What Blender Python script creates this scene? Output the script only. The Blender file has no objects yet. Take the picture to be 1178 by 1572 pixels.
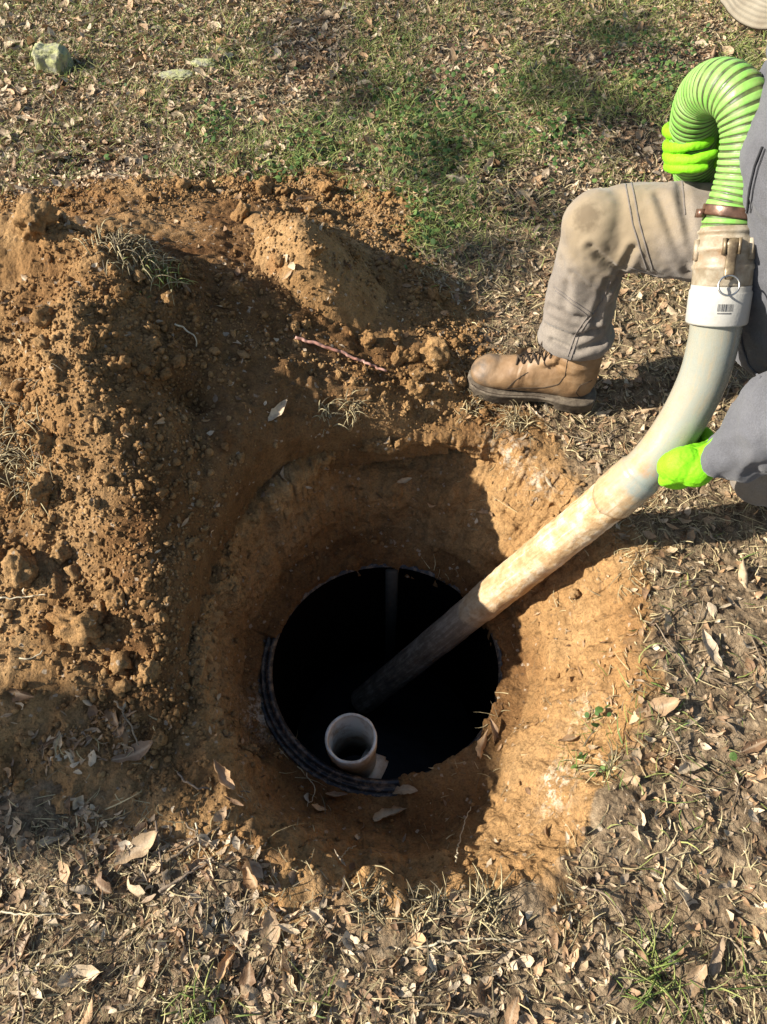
import bpy, bmesh, math, random
import numpy as np
from mathutils import Vector, Matrix
from mathutils.bvhtree import BVHTree

# ------------------------------------------------------------------ camera, sky, sun
SC = bpy.context.scene
COL = SC.collection
random.seed(7)
RNG = np.random.default_rng(7)
CAM_H, PITCH, FPX = 1.45, math.radians(55), 1180.0       # photo is 1178 x 1572
cam_d = bpy.data.cameras.new('camera')
cam = bpy.data.objects.new('camera', cam_d)
COL.objects.link(cam)
cam.location = (0, 0, CAM_H)
cam.rotation_euler = (math.pi / 2 - PITCH, 0, 0)
cam_d.sensor_fit = 'VERTICAL'
cam_d.sensor_height = 36.0
cam_d.lens = FPX / 1572 * 36.0
cam_d.clip_start = 0.02
cam_d.clip_end = 500
SC.camera = cam

SUN_EL = math.radians(30)
SUN_DIR = Vector((1.0, 0.14, 0)).normalized() * math.cos(SUN_EL) + Vector((0, 0, -math.sin(SUN_EL)))
world = bpy.data.worlds.new('World')
SC.world = world
world.use_nodes = True
wn = world.node_tree
bg = wn.nodes['Background']
sky = wn.nodes.new('ShaderNodeTexSky')
sky.sky_type = 'NISHITA'
sky.sun_disc = False
sky.sun_elevation = SUN_EL
sky.sun_rotation = math.atan2(-SUN_DIR.x, -SUN_DIR.y)
wn.links.new(sky.outputs[0], bg.inputs[0])
bg.inputs[1].default_value = 0.078
sun_d = bpy.data.lights.new('sun', 'SUN')
sun_d.energy = 5.0
sun_d.angle = math.radians(0.55)
sun_d.color = (1.0, 0.94, 0.84)
sun = bpy.data.objects.new('sun', sun_d)
sun.rotation_euler = SUN_DIR.to_track_quat('-Z', 'Y').to_euler()
COL.objects.link(sun)
SC.view_settings.view_transform = 'Standard'
SC.view_settings.look = 'None'
SC.view_settings.exposure = 1.24
SC.view_settings.gamma = 1.0

# ------------------------------------------------------------------ helpers
SP, CP = math.sin(PITCH), math.cos(PITCH)

def ray(u, v):
    dx, dy = (u - 589) / FPX, (786 - v) / FPX
    return np.array([dx, CP + dy * SP, -SP + dy * CP])

def at(u, v, z=0.0):
    """the point at height z that the photograph shows at (u, v)"""
    r = ray(u, v)
    return np.array([0, 0, CAM_H]) + r * ((z - CAM_H) / r[2])

def atd(u, v, d):
    """the point at depth d that the photograph shows at (u, v)"""
    return np.array([0, 0, CAM_H]) + ray(u, v) * d

def project(p):
    p = np.atleast_2d(p) - np.array([0, 0, CAM_H])
    f = p[:, 1] * CP - p[:, 2] * SP
    up = p[:, 1] * SP + p[:, 2] * CP
    f = np.maximum(f, 1e-3)
    return 589 + FPX * p[:, 0] / f, 786 - FPX * up / f, f

def _hash(ix, iy, iz, seed):
    h = (ix.astype(np.uint32) * np.uint32(374761393) + iy.astype(np.uint32) * np.uint32(668265263)
         + iz.astype(np.uint32) * np.uint32(2246822519) + np.uint32(seed * 974711 + 12345))
    h ^= h >> np.uint32(13)
    h *= np.uint32(1274126177)
    h ^= h >> np.uint32(16)
    h *= np.uint32(2654435761)
    h ^= h >> np.uint32(15)
    return h.astype(np.float64) / 2147483647.5 - 1.0

def noise(p, seed=0):
    p = np.asarray(p, float)
    i = np.floor(p).astype(np.int64)
    f = p - i
    w = f * f * f * (f * (f * 6 - 15) + 10)
    out = 0
    for dx in (0, 1):
        for dy in (0, 1):
            for dz in (0, 1):
                h = _hash(i[:, 0] + dx, i[:, 1] + dy, i[:, 2] + dz, seed)
                out = out + h * ((w[:, 0] if dx else 1 - w[:, 0]) * (w[:, 1] if dy else 1 - w[:, 1]) * (w[:, 2] if dz else 1 - w[:, 2]))
    return out

def fbm(p, octs=4, seed=0, gain=0.5, lac=2.13):
    p = np.asarray(p, float)
    a, s, out = 1.0, 1.0, 0
    for k in range(octs):
        out = out + a * noise(p * s + 17.3 * k, seed + k)
        a *= gain
        s *= lac
    return out

def sstep(a, b, x):
    t = np.clip((x - a) / (b - a), 0, 1)
    return t * t * (3 - 2 * t)

def xyz(x, y, z=None):
    return np.stack([x, y, np.zeros_like(x) if z is None else z], -1)

def new_mesh(name, V, F, smooth=True, attrs=None):
    """V (n,3), F (m,k) array of equal polygons or list of such arrays"""
    Fs = F if isinstance(F, list) else [F]
    Fs = [np.asarray(f, np.int32) for f in Fs if len(f)]
    me = bpy.data.meshes.new(name)
    me.vertices.add(len(V))
    me.vertices.foreach_set('co', np.asarray(V, np.float32).ravel())
    loops = np.concatenate([f.ravel() for f in Fs])
    tot = np.concatenate([np.full(len(f), f.shape[1], np.int32) for f in Fs])
    start = np.concatenate([[0], np.cumsum(tot)[:-1]]).astype(np.int32)
    me.loops.add(len(loops))
    me.loops.foreach_set('vertex_index', loops)
    me.polygons.add(len(tot))
    me.polygons.foreach_set('loop_start', start)
    me.polygons.foreach_set('loop_total', tot)
    me.update(calc_edges=True)
    me.validate()
    if smooth:
        me.polygons.foreach_set('use_smooth', np.ones(len(me.polygons), bool))
    for k, a in (attrs or {}).items():
        at_ = me.attributes.new(k, 'FLOAT', 'POINT')
        at_.data.foreach_set('value', np.asarray(a, np.float32))
    return me

def link(name, me, mat=None, parent=None):
    o = bpy.data.objects.new(name, me)
    COL.objects.link(o)
    if mat is not None:
        me.materials.append(mat)
    if parent is not None:
        o.parent = parent
        if parent.parent is None: o.matrix_parent_inverse = Matrix.Translation(-Vector(parent.location))
    return o

def tag(o, label=None, cat=None, group=None, kind=None):
    if label: o['label'] = label
    if cat: o['category'] = cat
    if group: o['group'] = group
    if kind: o['kind'] = kind
    return o

def empty(name, loc, label, cat, group=None):
    o = bpy.data.objects.new(name, None)
    o.empty_display_size = 0.1
    o.location = loc
    COL.objects.link(o)
    return tag(o, label, cat, group)

def catmull(P, n, closed=False):
    P = np.asarray(P, float)
    m = len(P)
    Q = np.vstack([2 * P[0] - P[1], P, 2 * P[-1] - P[-2]])
    t = np.linspace(0, m - 1 - 1e-9, n)
    i = np.floor(t).astype(int)
    f = (t - i)[:, None]
    p0, p1, p2, p3 = Q[i], Q[i + 1], Q[i + 2], Q[i + 3]
    return 0.5 * (2 * p1 + (p2 - p0) * f + (2 * p0 - 5 * p1 + 4 * p2 - p3) * f ** 2 + (3 * p1 - p0 - 3 * p2 + p3) * f ** 3)

def resample(P, step=None, n=None):
    d = np.concatenate([[0], np.cumsum(np.linalg.norm(np.diff(P, axis=0), axis=1))])
    n = n or max(2, int(d[-1] / step) + 1)
    s = np.linspace(0, d[-1], n)
    return np.stack([np.interp(s, d, P[:, k]) for k in range(P.shape[1])], -1), s

def frames(P, up=(0, 0, 1)):
    T = np.gradient(P, axis=0)
    T /= np.linalg.norm(T, axis=1)[:, None] + 1e-12
    u = np.asarray(up, float)
    N = np.zeros_like(P)
    n = u - T[0] * (u @ T[0])
    if np.linalg.norm(n) < 1e-3:
        n = np.cross(T[0], [0.3, 1, 0.2])
    n /= np.linalg.norm(n)
    for k in range(len(P)):
        n = n - T[k] * (n @ T[k])
        n /= np.linalg.norm(n)
        N[k] = n
    B = np.cross(T, N)
    return T, N, B

def tube(P, r, seg=16, caps=True, up=(0, 0, 1)):
    """r: scalar, (n,), or (n,2) = radius along N (up) and along B"""
    P = np.asarray(P, float)
    n = len(P)
    r = np.asarray(r, float)
    if r.ndim == 0: r = np.full(n, float(r))
    if r.ndim == 1: r = np.stack([r, r], -1)
    T, N, B = frames(P, up)
    a = np.linspace(0, 2 * math.pi, seg, endpoint=False)
    V = (P[:, None] + N[:, None] * (np.cos(a)[None, :, None] * r[:, 0, None, None])
         + B[:, None] * (np.sin(a)[None, :, None] * r[:, 1, None, None])).reshape(-1, 3)
    i = np.arange(n - 1)[:, None] * seg
    j = np.arange(seg)[None]
    k = (j + 1) % seg
    F = np.stack([i + j, i + k, i + seg + k, i + seg + j], -1).reshape(-1, 4)
    Fs = [F]
    if caps:
        V = np.vstack([V, P[0], P[-1]])
        c0, c1 = n * seg, n * seg + 1
        jj = np.arange(seg)
        kk = (jj + 1) % seg
        b = (n - 1) * seg
        Fs.append(np.concatenate([np.stack([np.full(seg, c0), kk, jj], -1), np.stack([np.full(seg, c1), b + jj, b + kk], -1)]))
    return V, Fs

def join(parts):
    Vs, Q, o = [], {}, 0
    for V, F in parts:
        Fs = F if isinstance(F, list) else [F]
        for f in Fs:
            f = np.asarray(f)
            if len(f): Q.setdefault(f.shape[1], []).append(f + o)
        Vs.append(V)
        o += len(V)
    return np.vstack(Vs), [np.concatenate(q) for q in Q.values()]

def revolve(prof, seg, C, A, up=(0, 0, 1), closed=False):
    """prof: (axial, radius) list swept round axis A through C"""
    A = np.asarray(A, float); A = A / np.linalg.norm(A)
    u = np.asarray(up, float); u = u - A * (u @ A); u /= np.linalg.norm(u)
    w = np.cross(A, u)
    a = np.linspace(0, 2 * math.pi, seg, endpoint=False)
    ring = np.cos(a)[:, None] * u + np.sin(a)[:, None] * w
    V = np.concatenate([np.asarray(C) + A * s + ring * r for s, r in prof])
    n = len(prof)
    i = np.arange(n if closed else n - 1)[:, None] * seg
    i2 = (np.arange(n if closed else n - 1)[:, None] + 1) % n * seg
    j = np.arange(seg)[None]; k = (j + 1) % seg
    return V, [np.stack([i + j, i + k, i2 + k, i2 + j], -1).reshape(-1, 4)]

_ico = {}
def ico(sub):
    if sub not in _ico:
        bm = bmesh.new()
        bmesh.ops.create_icosphere(bm, subdivisions=sub, radius=1)
        V = np.array([v.co[:] for v in bm.verts]); F = np.array([[v.index for v in f.verts] for f in bm.faces])
        bm.free()
        _ico[sub] = (V, F)
    return _ico[sub]

def ellipsoid(c, r, R=None, sub=3):
    V, F = ico(sub)
    V = V * np.asarray(r)
    if R is not None: V = V @ np.asarray(R).T
    return V + np.asarray(c), [F]

def box(c, s, R=None):
    V = np.array([[x, y, z] for x in (-.5, .5) for y in (-.5, .5) for z in (-.5, .5)]) * np.asarray(s)
    if R is not None: V = V @ np.asarray(R).T
    F = np.array([[0, 1, 3, 2], [4, 6, 7, 5], [0, 4, 5, 1], [2, 3, 7, 6], [0, 2, 6, 4], [1, 5, 7, 3]])
    return V + np.asarray(c), [F]

def fuse(parts, voxel, smooth=6):
    """one continuous surface out of overlapping solids: (V, F quads/tris list, normals)"""
    V, F = join(parts)
    me = new_mesh('fuse_tmp', V, F)
    o = bpy.data.objects.new('fuse_tmp', me)
    COL.objects.link(o)
    m = o.modifiers.new('r', 'REMESH'); m.mode = 'VOXEL'; m.voxel_size = voxel; m.adaptivity = 0
    if smooth:
        s = o.modifiers.new('s', 'SMOOTH'); s.factor = 0.5; s.iterations = smooth
    dg = bpy.context.evaluated_depsgraph_get()
    me2 = bpy.data.meshes.new_from_object(o.evaluated_get(dg))
    bpy.data.objects.remove(o); bpy.data.meshes.remove(me)
    n = len(me2.vertices)
    co = np.empty(n * 3, np.float32); me2.vertices.foreach_get('co', co)
    no = np.empty(n * 3, np.float32); me2.vertex_normals.foreach_get('vector', no)
    lt = np.empty(len(me2.polygons), np.int32); me2.polygons.foreach_get('loop_total', lt)
    li = np.empty(len(me2.loops), np.int32); me2.loops.foreach_get('vertex_index', li)
    st = np.concatenate([[0], np.cumsum(lt)[:-1]])
    Fs = []
    for k in np.unique(lt):
        s = st[lt == k]
        Fs.append(li[s[:, None] + np.arange(k)[None]])
    bpy.data.meshes.remove(me2)
    return co.reshape(-1, 3).astype(float), Fs, no.reshape(-1, 3).astype(float)

# ------------------------------------------------------------------ materials
class NT:
    def __init__(s, name):
        s.m = bpy.data.materials.new(name)
        s.m.use_nodes = True
        s.t = s.m.node_tree
        s.b = s.t.nodes['Principled BSDF']
        s.geo = None
    def n(s, typ, **kw):
        x = s.t.nodes.new(typ)
        for k, v in kw.items(): setattr(x, k, v)
        return x
    def l(s, a, b): s.t.links.new(a, b)
    def pos(s):
        if s.geo is None: s.geo = s.n('ShaderNodeNewGeometry').outputs['Position']
        return s.geo
    def obj(s): return s.n('ShaderNodeTexCoord').outputs['Object']
    def attr(s, name): return s.n('ShaderNodeAttribute', attribute_name=name).outputs['Fac']
    def noise(s, scale, detail=4, rough=0.55, vec=None, dist=0.0):
        x = s.n('ShaderNodeTexNoise'); s.l(vec or s.pos(), x.inputs['Vector'])
        x.inputs['Scale'].default_value = scale; x.inputs['Detail'].default_value = detail
        x.inputs['Roughness'].default_value = rough; x.inputs['Distortion'].default_value = dist
        return x.outputs['Fac']
    def voro(s, scale, vec=None, out='Distance', feature='F1'):
        x = s.n('ShaderNodeTexVoronoi', feature=feature); s.l(vec or s.pos(), x.inputs['Vector'])
        x.inputs['Scale'].default_value = scale
        return x.outputs[out]
    def ramp(s, fac, stops):
        x = s.n('ShaderNodeValToRGB'); s.l(fac, x.inputs[0])
        e = x.color_ramp.elements
        while len(e) < len(stops): e.new(0.5)
        for q, (p, c) in zip(e, stops):
            q.position = p
            q.color = (c, c, c, 1) if isinstance(c, (int, float)) else (*c, 1)
        return x.outputs[0]
    def mix(s, fac, a, b, mode='MIX'):
        x = s.n('ShaderNodeMix', data_type='RGBA', blend_type=mode)
        for sock, v in ((x.inputs[0], fac), (x.inputs[6], a), (x.inputs[7], b)):
            if isinstance(v, (int, float)): sock.default_value = v
            elif isinstance(v, tuple): sock.default_value = (*v, 1)
            else: s.l(v, sock)
        return x.outputs[2]
    def math(s, op, a, b=None, c=None, clamp=False):
        x = s.n('ShaderNodeMath', operation=op, use_clamp=clamp)
        for k, v in enumerate((a, b, c)):
            if v is None: continue
            if isinstance(v, (int, float)): x.inputs[k].default_value = v
            else: s.l(v, x.inputs[k])
        return x.outputs[0]
    def bump(s, hs, normal=None):
        """hs: list of (height socket, distance, strength)"""
        prev = normal
        for h, d, st in hs:
            x = s.n('ShaderNodeBump'); s.l(h, x.inputs['Height'])
            x.inputs['Distance'].default_value = d; x.inputs['Strength'].default_value = st
            if prev is not None: s.l(prev, x.inputs['Normal'])
            prev = x.outputs[0]
        return prev
    def done(s, col=None, rough=0.8, bump=None, spec=0.3, metal=0.0, **kw):
        for sock, v in (('Base Color', col), ('Roughness', rough), ('Specular IOR Level', spec), ('Metallic', metal), *kw.items()):
            if v is None: continue
            i = s.b.inputs[sock]
            if isinstance(v, tuple): i.default_value = (*v, 1) if len(v) == 3 else v
            elif isinstance(v, (int, float)): i.default_value = v
            else: s.l(v, i)
        if bump is not None: s.l(bump, s.b.inputs['Normal'])
        return s.m

def soil_material(name, clod=False):
    t = NT(name)
    vec = t.pos()
    big = t.noise(5, 5, 0.6)
    mid = t.noise(38, 5, 0.65)
    fine = t.noise(210, 4, 0.7)
    clayc = t.ramp(big, [(0.30, (0.22, 0.122, 0.054)), (0.48, (0.285, 0.175, 0.083)), (0.62, (0.335, 0.22, 0.115)), (0.75, (0.26, 0.132, 0.053))])
    topc = t.ramp(mid, [(0.3, (0.105, 0.072, 0.043)), (0.5, (0.22, 0.155, 0.092)), (0.72, (0.32, 0.24, 0.15))])
    hum = t.attr('humus')
    topc = t.mix(hum, topc, t.mix(1.0, topc, (0.42, 0.42, 0.42), 'MULTIPLY'))
    clayc = t.mix(1.0, clayc, (1.0, 0.93, 0.80), 'MULTIPLY')
    if clod:
        col = clayc
    else:
        cl = t.math('ADD', t.attr('clay'), t.math('MULTIPLY', t.math('SUBTRACT', mid, 0.5), 0.9))
        cl = t.ramp(cl, [(0.25, 0.0), (0.75, 1.0)])
        col = t.mix(cl, topc, clayc)
        col = t.mix(t.attr('moist_shade'), col, t.mix(1.0, col, (0.42, 0.36, 0.33), 'MULTIPLY'))  # damp soil, plus shade painted into the back notch and the hollow
        col = t.mix(t.math('MULTIPLY', t.attr('fresh'), t.ramp(mid, [(0.3, 0.5), (0.6, 1.0)])), col, t.mix(big, (0.40, 0.225, 0.088), (0.33, 0.195, 0.085)))
        pale = t.math('MULTIPLY', t.attr('lime'), t.ramp(t.noise(46, 4, 0.7), [(0.48, 0.0), (0.60, 1.0)]))
        col = t.mix(pale, col, (0.62, 0.56, 0.44))
    col = t.mix(1.0, col, t.ramp(mid, [(0.25, 0.62), (0.5, 0.98), (0.8, 1.25)]), 'MULTIPLY')
    col = t.mix(1.0, col, t.ramp(fine, [(0.3, 0.6), (0.5, 1.0), (0.75, 1.3)]), 'MULTIPLY')
    grit = t.voro(150, out='Color')
    sep = t.n('ShaderNodeSeparateColor'); t.l(grit, sep.inputs[0])
    col = t.mix(t.ramp(sep.outputs[0], [(0.984, 0.0), (0.992, 0.6)]), col, (0.42, 0.35, 0.26))
    col = t.mix(t.ramp(sep.outputs[1], [(0.965, 0.0), (0.985, 0.4)]), col, (0.12, 0.08, 0.05))
    b = t.bump([(mid, 0.012, 0.7), (t.math('MULTIPLY', t.voro(95), -1.0), 0.008, 0.45), (fine, 0.005, 0.8), (t.noise(620, 2, 0.6), 0.002, 0.6)])
    return t.done(col, 0.95, b, 0.12)

M_SOIL = soil_material('soil')
M_CLOD = soil_material('clod_soil', True)

def leaf_material(name, stops, trans=0.15):
    t = NT(name)
    info = t.n('ShaderNodeObjectInfo').outputs['Random']
    f = t.math('FRACT', t.math('ADD', t.attr('tint'), t.math('MULTIPLY', info, 1.0)))
    col = t.ramp(f, stops)
    col = t.mix(1.0, col, t.ramp(t.noise(70, 4, 0.6), [(0.3, 0.62), (0.5, 1.0), (0.75, 1.25)]), 'MULTIPLY')
    if name == 'dead_leaf':
        col = t.mix(t.ramp(t.attr('mid'), [(0.70, 0.0), (0.98, 0.45)]), col, (0.46, 0.36, 0.24))
    b = t.bump([(t.noise(240, 3), 0.002, 0.5), (t.noise(90, 3), 0.004, 0.4)])
    m = t.done(col, 0.62, b, 0.3)
    if trans:
        tr = t.n('ShaderNodeBsdfTranslucent'); t.l(col, tr.inputs[0])
        mx = t.n('ShaderNodeMixShader'); mx.inputs[0].default_value = trans
        t.l(t.b.outputs[0], mx.inputs[1]); t.l(tr.outputs[0], mx.inputs[2])
        t.l(mx.outputs[0], t.t.nodes['Material Output'].inputs[0])
    return m

M_LEAF = leaf_material('dead_leaf', [(0.0, (0.15, 0.085, 0.045)), (0.2, (0.27, 0.165, 0.085)), (0.4, (0.45, 0.33, 0.20)), (0.58, (0.55, 0.44, 0.30)), (0.72, (0.28, 0.21, 0.14)), (0.86, (0.46, 0.28, 0.14)), (1.0, (0.15, 0.10, 0.065))])
M_THATCH = leaf_material('dry_grass', [(0.0, (0.20, 0.15, 0.08)), (0.25, (0.54, 0.44, 0.24)), (0.5, (0.42, 0.34, 0.18)), (0.75, (0.20, 0.155, 0.09)), (1.0, (0.09, 0.07, 0.042))], 0.2)
M_GREEN = leaf_material('green_grass', [(0.0, (0.10, 0.16, 0.03)), (0.3, (0.21, 0.26, 0.06)), (0.6, (0.36, 0.36, 0.12)), (0.85, (0.09, 0.15, 0.03)), (1.0, (0.44, 0.40, 0.17))], 0.3)
M_WEED = leaf_material('green_weed', [(0.0, (0.04, 0.085, 0.02)), (0.5, (0.075, 0.14, 0.03)), (1.0, (0.13, 0.20, 0.05))], 0.25)

def twig_material():
    t = NT('twig')
    info = t.n('ShaderNodeObjectInfo').outputs['Random']
    c = t.ramp(info, [(0, (0.12, 0.085, 0.055)), (0.5, (0.26, 0.20, 0.13)), (1, (0.19, 0.14, 0.10))])
    c = t.mix(1.0, c, t.ramp(t.noise(150, 3), [(0.3, 0.6), (0.7, 1.25)]), 'MULTIPLY')
    return t.done(c, 0.85, t.bump([(t.noise(300, 3), 0.002, 0.6)]), 0.2)
M_TWIG = twig_material()

# ------------------------------------------------------------------ the ground, one polar sheet round the riser
CX, CY, RIM_Z, R_OPEN = 0.005, 0.80, -0.35, 0.285

def periodic(deg, vals, th, sm=9):
    d = np.asarray(deg, float); v = np.asarray(vals, float)
    d = np.concatenate([d - 360, d, d + 360]); v = np.concatenate([v, v, v])
    t = np.degrees(th) % 360
    fine = np.interp(np.arange(-180, 540, 1.0), d, v)
    k = np.exp(-0.5 * (np.arange(-25, 26) / sm) ** 2); k /= k.sum()
    fine = np.convolve(fine, k, 'same')
    return np.interp(t, np.arange(-180, 540, 1.0), fine)

TH_D = [0, 20, 40, 60, 72, 85, 110, 130, 150, 185, 210, 235, 255, 271, 290, 302, 316, 335, 350]
R_LIP = [.53, .53, .535, .52, .47, .415, .415, .400, .362, .368, .425, .50, .555, .58, .61, .615, .535, .52, .525]
R_FLR = [.345, .345, .345, .345, .36, .385, .37, .355, .35, .355, .37, .375, .385, .41, .43, .43, .345, .355, .345]
WALLX = [.95, .95, .95, .9, .7, .5, .5, .5, .45, .45, .5, .55, .6, .6, .65, .8, .95, .95, .95]
BURY = [.0, .012, .016, .004, -.002, .012, .016, .014, .012, -.014, -.02, -.022, -.018, -.004, .010, .014, .016, .012, .004]

def base_z(x, y):
    p = xyz(x, y)
    return 0.014 * noise(p * 1.7, 3) + 0.02 * noise(p * 0.35, 5) * sstep(2, 8, np.hypot(x, y))

BARE_PX = [(-260, 300), (120, 322), (330, 290), (470, 272), (560, 290), (630, 335), (640, 430), (720, 490), (770, 560), (720, 600), (770, 655),
           (850, 668), (905, 720), (960, 820), (995, 930), (950, 1030), (905, 1110), (885, 1210), (850, 1330), (760, 1370), (640, 1372), (470, 1350), (370, 1270),
           (250, 1215), (150, 1135), (40, 1190), (-260, 1160)]
BARE = np.array([at(u, v)[:2] for u, v in BARE_PX])

def bare_sd(x, y):
    """signed distance to the bare clay outline, positive inside"""
    p = np.stack([x, y], -1)
    d = np.full(len(p), 1e9); ins = np.zeros(len(p), bool)
    for a, b in zip(BARE, np.roll(BARE, -1, 0)):
        e = b - a
        t = np.clip(((p - a) @ e) / (e @ e), 0, 1)
        d = np.minimum(d, np.hypot(*(p - a - t[:, None] * e).T))
        c = ((a[1] > p[:, 1]) != (b[1] > p[:, 1])) & (p[:, 0] < e[0] * (p[:, 1] - a[1]) / (e[1] if abs(e[1]) > 1e-9 else 1e-9) + a[0])
        ins ^= c
    return np.where(ins, d, -d)

HEAP1 = [(np.array([(-1.9, 1.5, .30), (-1.2, 1.55, .34), (-.84, 1.56, .385), at(150, 362, .38), at(205, 360, .29)]), 1.0),
         (np.array([at(150, 380, .385), at(118, 480, .38), at(125, 600, .325), at(165, 720, .25), at(210, 850, .18), at(225, 960, .10), at(190, 1060, .02)]), .90),
         (np.array([(-1.9, 1.0, .16), (-1.3, 1.1, .20), (-.9, 1.2, .25), (-.75, 1.4, .33)]), .34)]
HEAP2 = [(np.array([at(425, 332, .17), at(456, 338, .285), at(470, 390, .25), at(482, 440, .185), at(496, 500, .09)]), 1.0), (np.array([at(320, 330, .05), at(380, 330, .12), at(430, 338, .21)]), .8), (np.array([at(492, 480, .09), at(560, 500, .05)]), .6)]

def heap_h(x, y, crests, rnd):
    h = np.full(len(x), -1.0)
    for crest, k in crests:
        P, _ = resample(crest, n=36)
        for c in P:
            d = np.hypot(x - c[0], y - c[1])
            h = np.maximum(h, c[2] - k * (np.sqrt(d * d + rnd * rnd) - rnd))
    return h

LIME = [(at(832, 1000, -.12), .045), (at(866, 1085, -.08), .05), (at(820, 742, -.03), .04), (at(765, 757, -.05), .03), (at(405, 1090, -.33), .05), (at(840, 1200, -.1), .05), (at(770, 700, -.02), .05)]

def soil_attrs(V, clay):
    lime = np.zeros(len(V))
    for c, s in LIME:
        lime = np.maximum(lime, np.exp(-((V - c) ** 2).sum(1) / (s * s)))
    return lime

def build_ground():
    nt = 1100
    th = np.linspace(0, 2 * math.pi, nt, endpoint=False)
    ring = np.stack([np.cos(th), np.sin(th)], -1)
    rl = periodic(TH_D, R_LIP, th); rf = periodic(TH_D, R_FLR, th); wx = periodic(TH_D, WALLX, th); bury = periodic(TH_D, BURY, th, 6)
    npt = np.stack([ring[:, 0] * 2.2, ring[:, 1] * 2.2, 0 * th], -1)
    rl = rl + 0.020 * fbm(npt * 2.2, 4, 11) + .010 * fbm(npt * 9, 3, 14)
    rf = rf + 0.010 * fbm(npt * 2.5, 3, 12)
    rings_r, rings_z, wall = [], [], []
    zin = RIM_Z + bury
    rings_r.append(np.full(nt, R_OPEN + 0.006) + 0.004 * noise(npt * 9, 5)); rings_z.append(zin - 0.06); wall.append(0)
    rin = np.where(bury > 0, R_OPEN + 0.004, R_OPEN + 0.040) + 0.006 * fbm(npt * 8, 3, 6)
    for s in np.linspace(0, 1, 16):
        rings_r.append(rin + (rf - rin) * s)
        rings_z.append(zin + 0.012 * s * s + 0.010 * s)
        wall.append(0)
    zf = rings_z[-1]
    under = periodic([0, 60, 74, 84, 96, 108, 125, 360], [0, .03, .17, .21, .15, .04, 0, 0], th, 4)
    for s in np.linspace(0, 1, 84)[1:]:
        # steep wall: s runs up the wall, radius follows s**wx, foot is rounded
        rr = rf + (rl - rf) * s ** wx
        rr = rr + under * np.exp(-((s - 0.62) / 0.19) ** 2) * 0.9
        rr = rr + 0.010 * (np.abs(noise(np.stack([ring[:, 0] * 3.5, ring[:, 1] * 3.5, 0 * th + s * 2.2], -1), 46)) * 2 - .6) * math.sin(math.pi * s)
        rr = rr + 0.012 * math.exp(-((s - 0.42) / 0.05) ** 2) * (1 + noise(npt * 2, 44))
        rings_r.append(rr); rings_z.append(zf + (0 - zf) * (1 - (1 - s) ** 1.25)); wall.append(1)
    # lip outward
    step, r = 0.0055, 0.0
    offs = []
    while r < 75:
        r += step
        offs.append(r)
        if r > 1.15: step *= 1.035
    for q in offs:
        rings_r.append(rl + q); rings_z.append(np.zeros(nt)); wall.append(2 + q)
    R = np.array(rings_r); Z = np.array(rings_z); W = np.array(wall)[:, None] + 0 * R
    X = CX + R * ring[None, :, 0]; Y = CY + R * ring[None, :, 1]
    V = np.stack([X, Y, Z], -1).reshape(-1, 3); W = W.ravel()
    outside = np.clip(W - 2, 0, None)
    sd = bare_sd(V[:, 0], V[:, 1])
    zf_ = np.clip(1 - V[:, 2] / (RIM_Z * .6), 0, 1)
    V[:, 2] += np.where(W >= 2, 1, zf_ * (W > .5)) * (base_z(V[:, 0], V[:, 1]) - .02) + np.where(W >= 2, .02 - 0.02 * np.exp(-outside / 0.012), 0)
    dist = np.hypot(V[:, 0], V[:, 1] - 0.8)
    near = np.exp(-np.clip(dist - 2.5, 0, None))
    # lumps along the local normal
    nr = len(R)
    G = V.reshape(nr, nt, 3)
    du = np.gradient(G, axis=0); dv = np.roll(G, -1, 1) - np.roll(G, 1, 1)
    N = np.cross(dv, du).reshape(-1, 3) * -1
    N /= np.linalg.norm(N, axis=1)[:, None] + 1e-12
    N[N[:, 2] < -0.3] *= -1
    clay_n = sstep(-.11, .07, sd + 0.11 * fbm(V * 6, 4, 21))
    lump = fbm(V * np.array([9, 9, 14]), 3, 31) * 0.010 + fbm(V * 34, 3, 33) * 0.0045 + np.abs(noise(V * 75, 35)) * 0.004
    scr = noise(np.stack([V[:, 0] * 8, V[:, 1] * 8, V[:, 2] * 60], -1), 41) * 0.004 * (np.abs(W - 1) < .5)
    amp = np.where(W < 0.5, 0.7, np.where(W < 1.5, 1.0, 0.9 + 0.3 * clay_n)) * near
    V = V + N * ((lump * amp + scr)[:, None])
    i = np.arange(nr - 1)[:, None] * nt; j = np.arange(nt)[None]; k = (j + 1) % nt
    F = np.stack([i + j, i + nt + j, i + nt + k, i + k], -1).reshape(-1, 4)
    clay = np.where(W < 1.9, 1.0, clay_n)
    moist_shade = np.where(W < 0.5, 0.75, 0) + np.where((W > 0.5) & (W < 1.5), 0.30 * sstep(-.12, -.32, V[:, 2]), 0)
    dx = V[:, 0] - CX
    # the left and back wall darkens towards the pit floor
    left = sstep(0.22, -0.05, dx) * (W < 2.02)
    moist_shade = np.clip(np.maximum(moist_shade, left * 0.30 * sstep(-.05, -.30, V[:, 2])) + 0.22 * fbm(V * 6, 3, 51), 0, 1)
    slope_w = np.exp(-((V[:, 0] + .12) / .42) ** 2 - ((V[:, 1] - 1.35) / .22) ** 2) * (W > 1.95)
    moist_shade *= np.where(W > 1.95, 0.5, 1)
    moist_shade = np.clip(moist_shade + .75 * slope_w, 0, 1)
    moist_shade = np.where((W > .5) & (W < 1.98) & (dx < .2), moist_shade * sstep(-.20, -.30, V[:, 2]), moist_shade)
    moist_shade = np.clip(moist_shade + .75 * np.exp(-((V[:, 0] + .46) / .15) ** 2 - ((V[:, 1] - .9) / .4) ** 2) * (W > 1.98), 0, 1)
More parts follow.
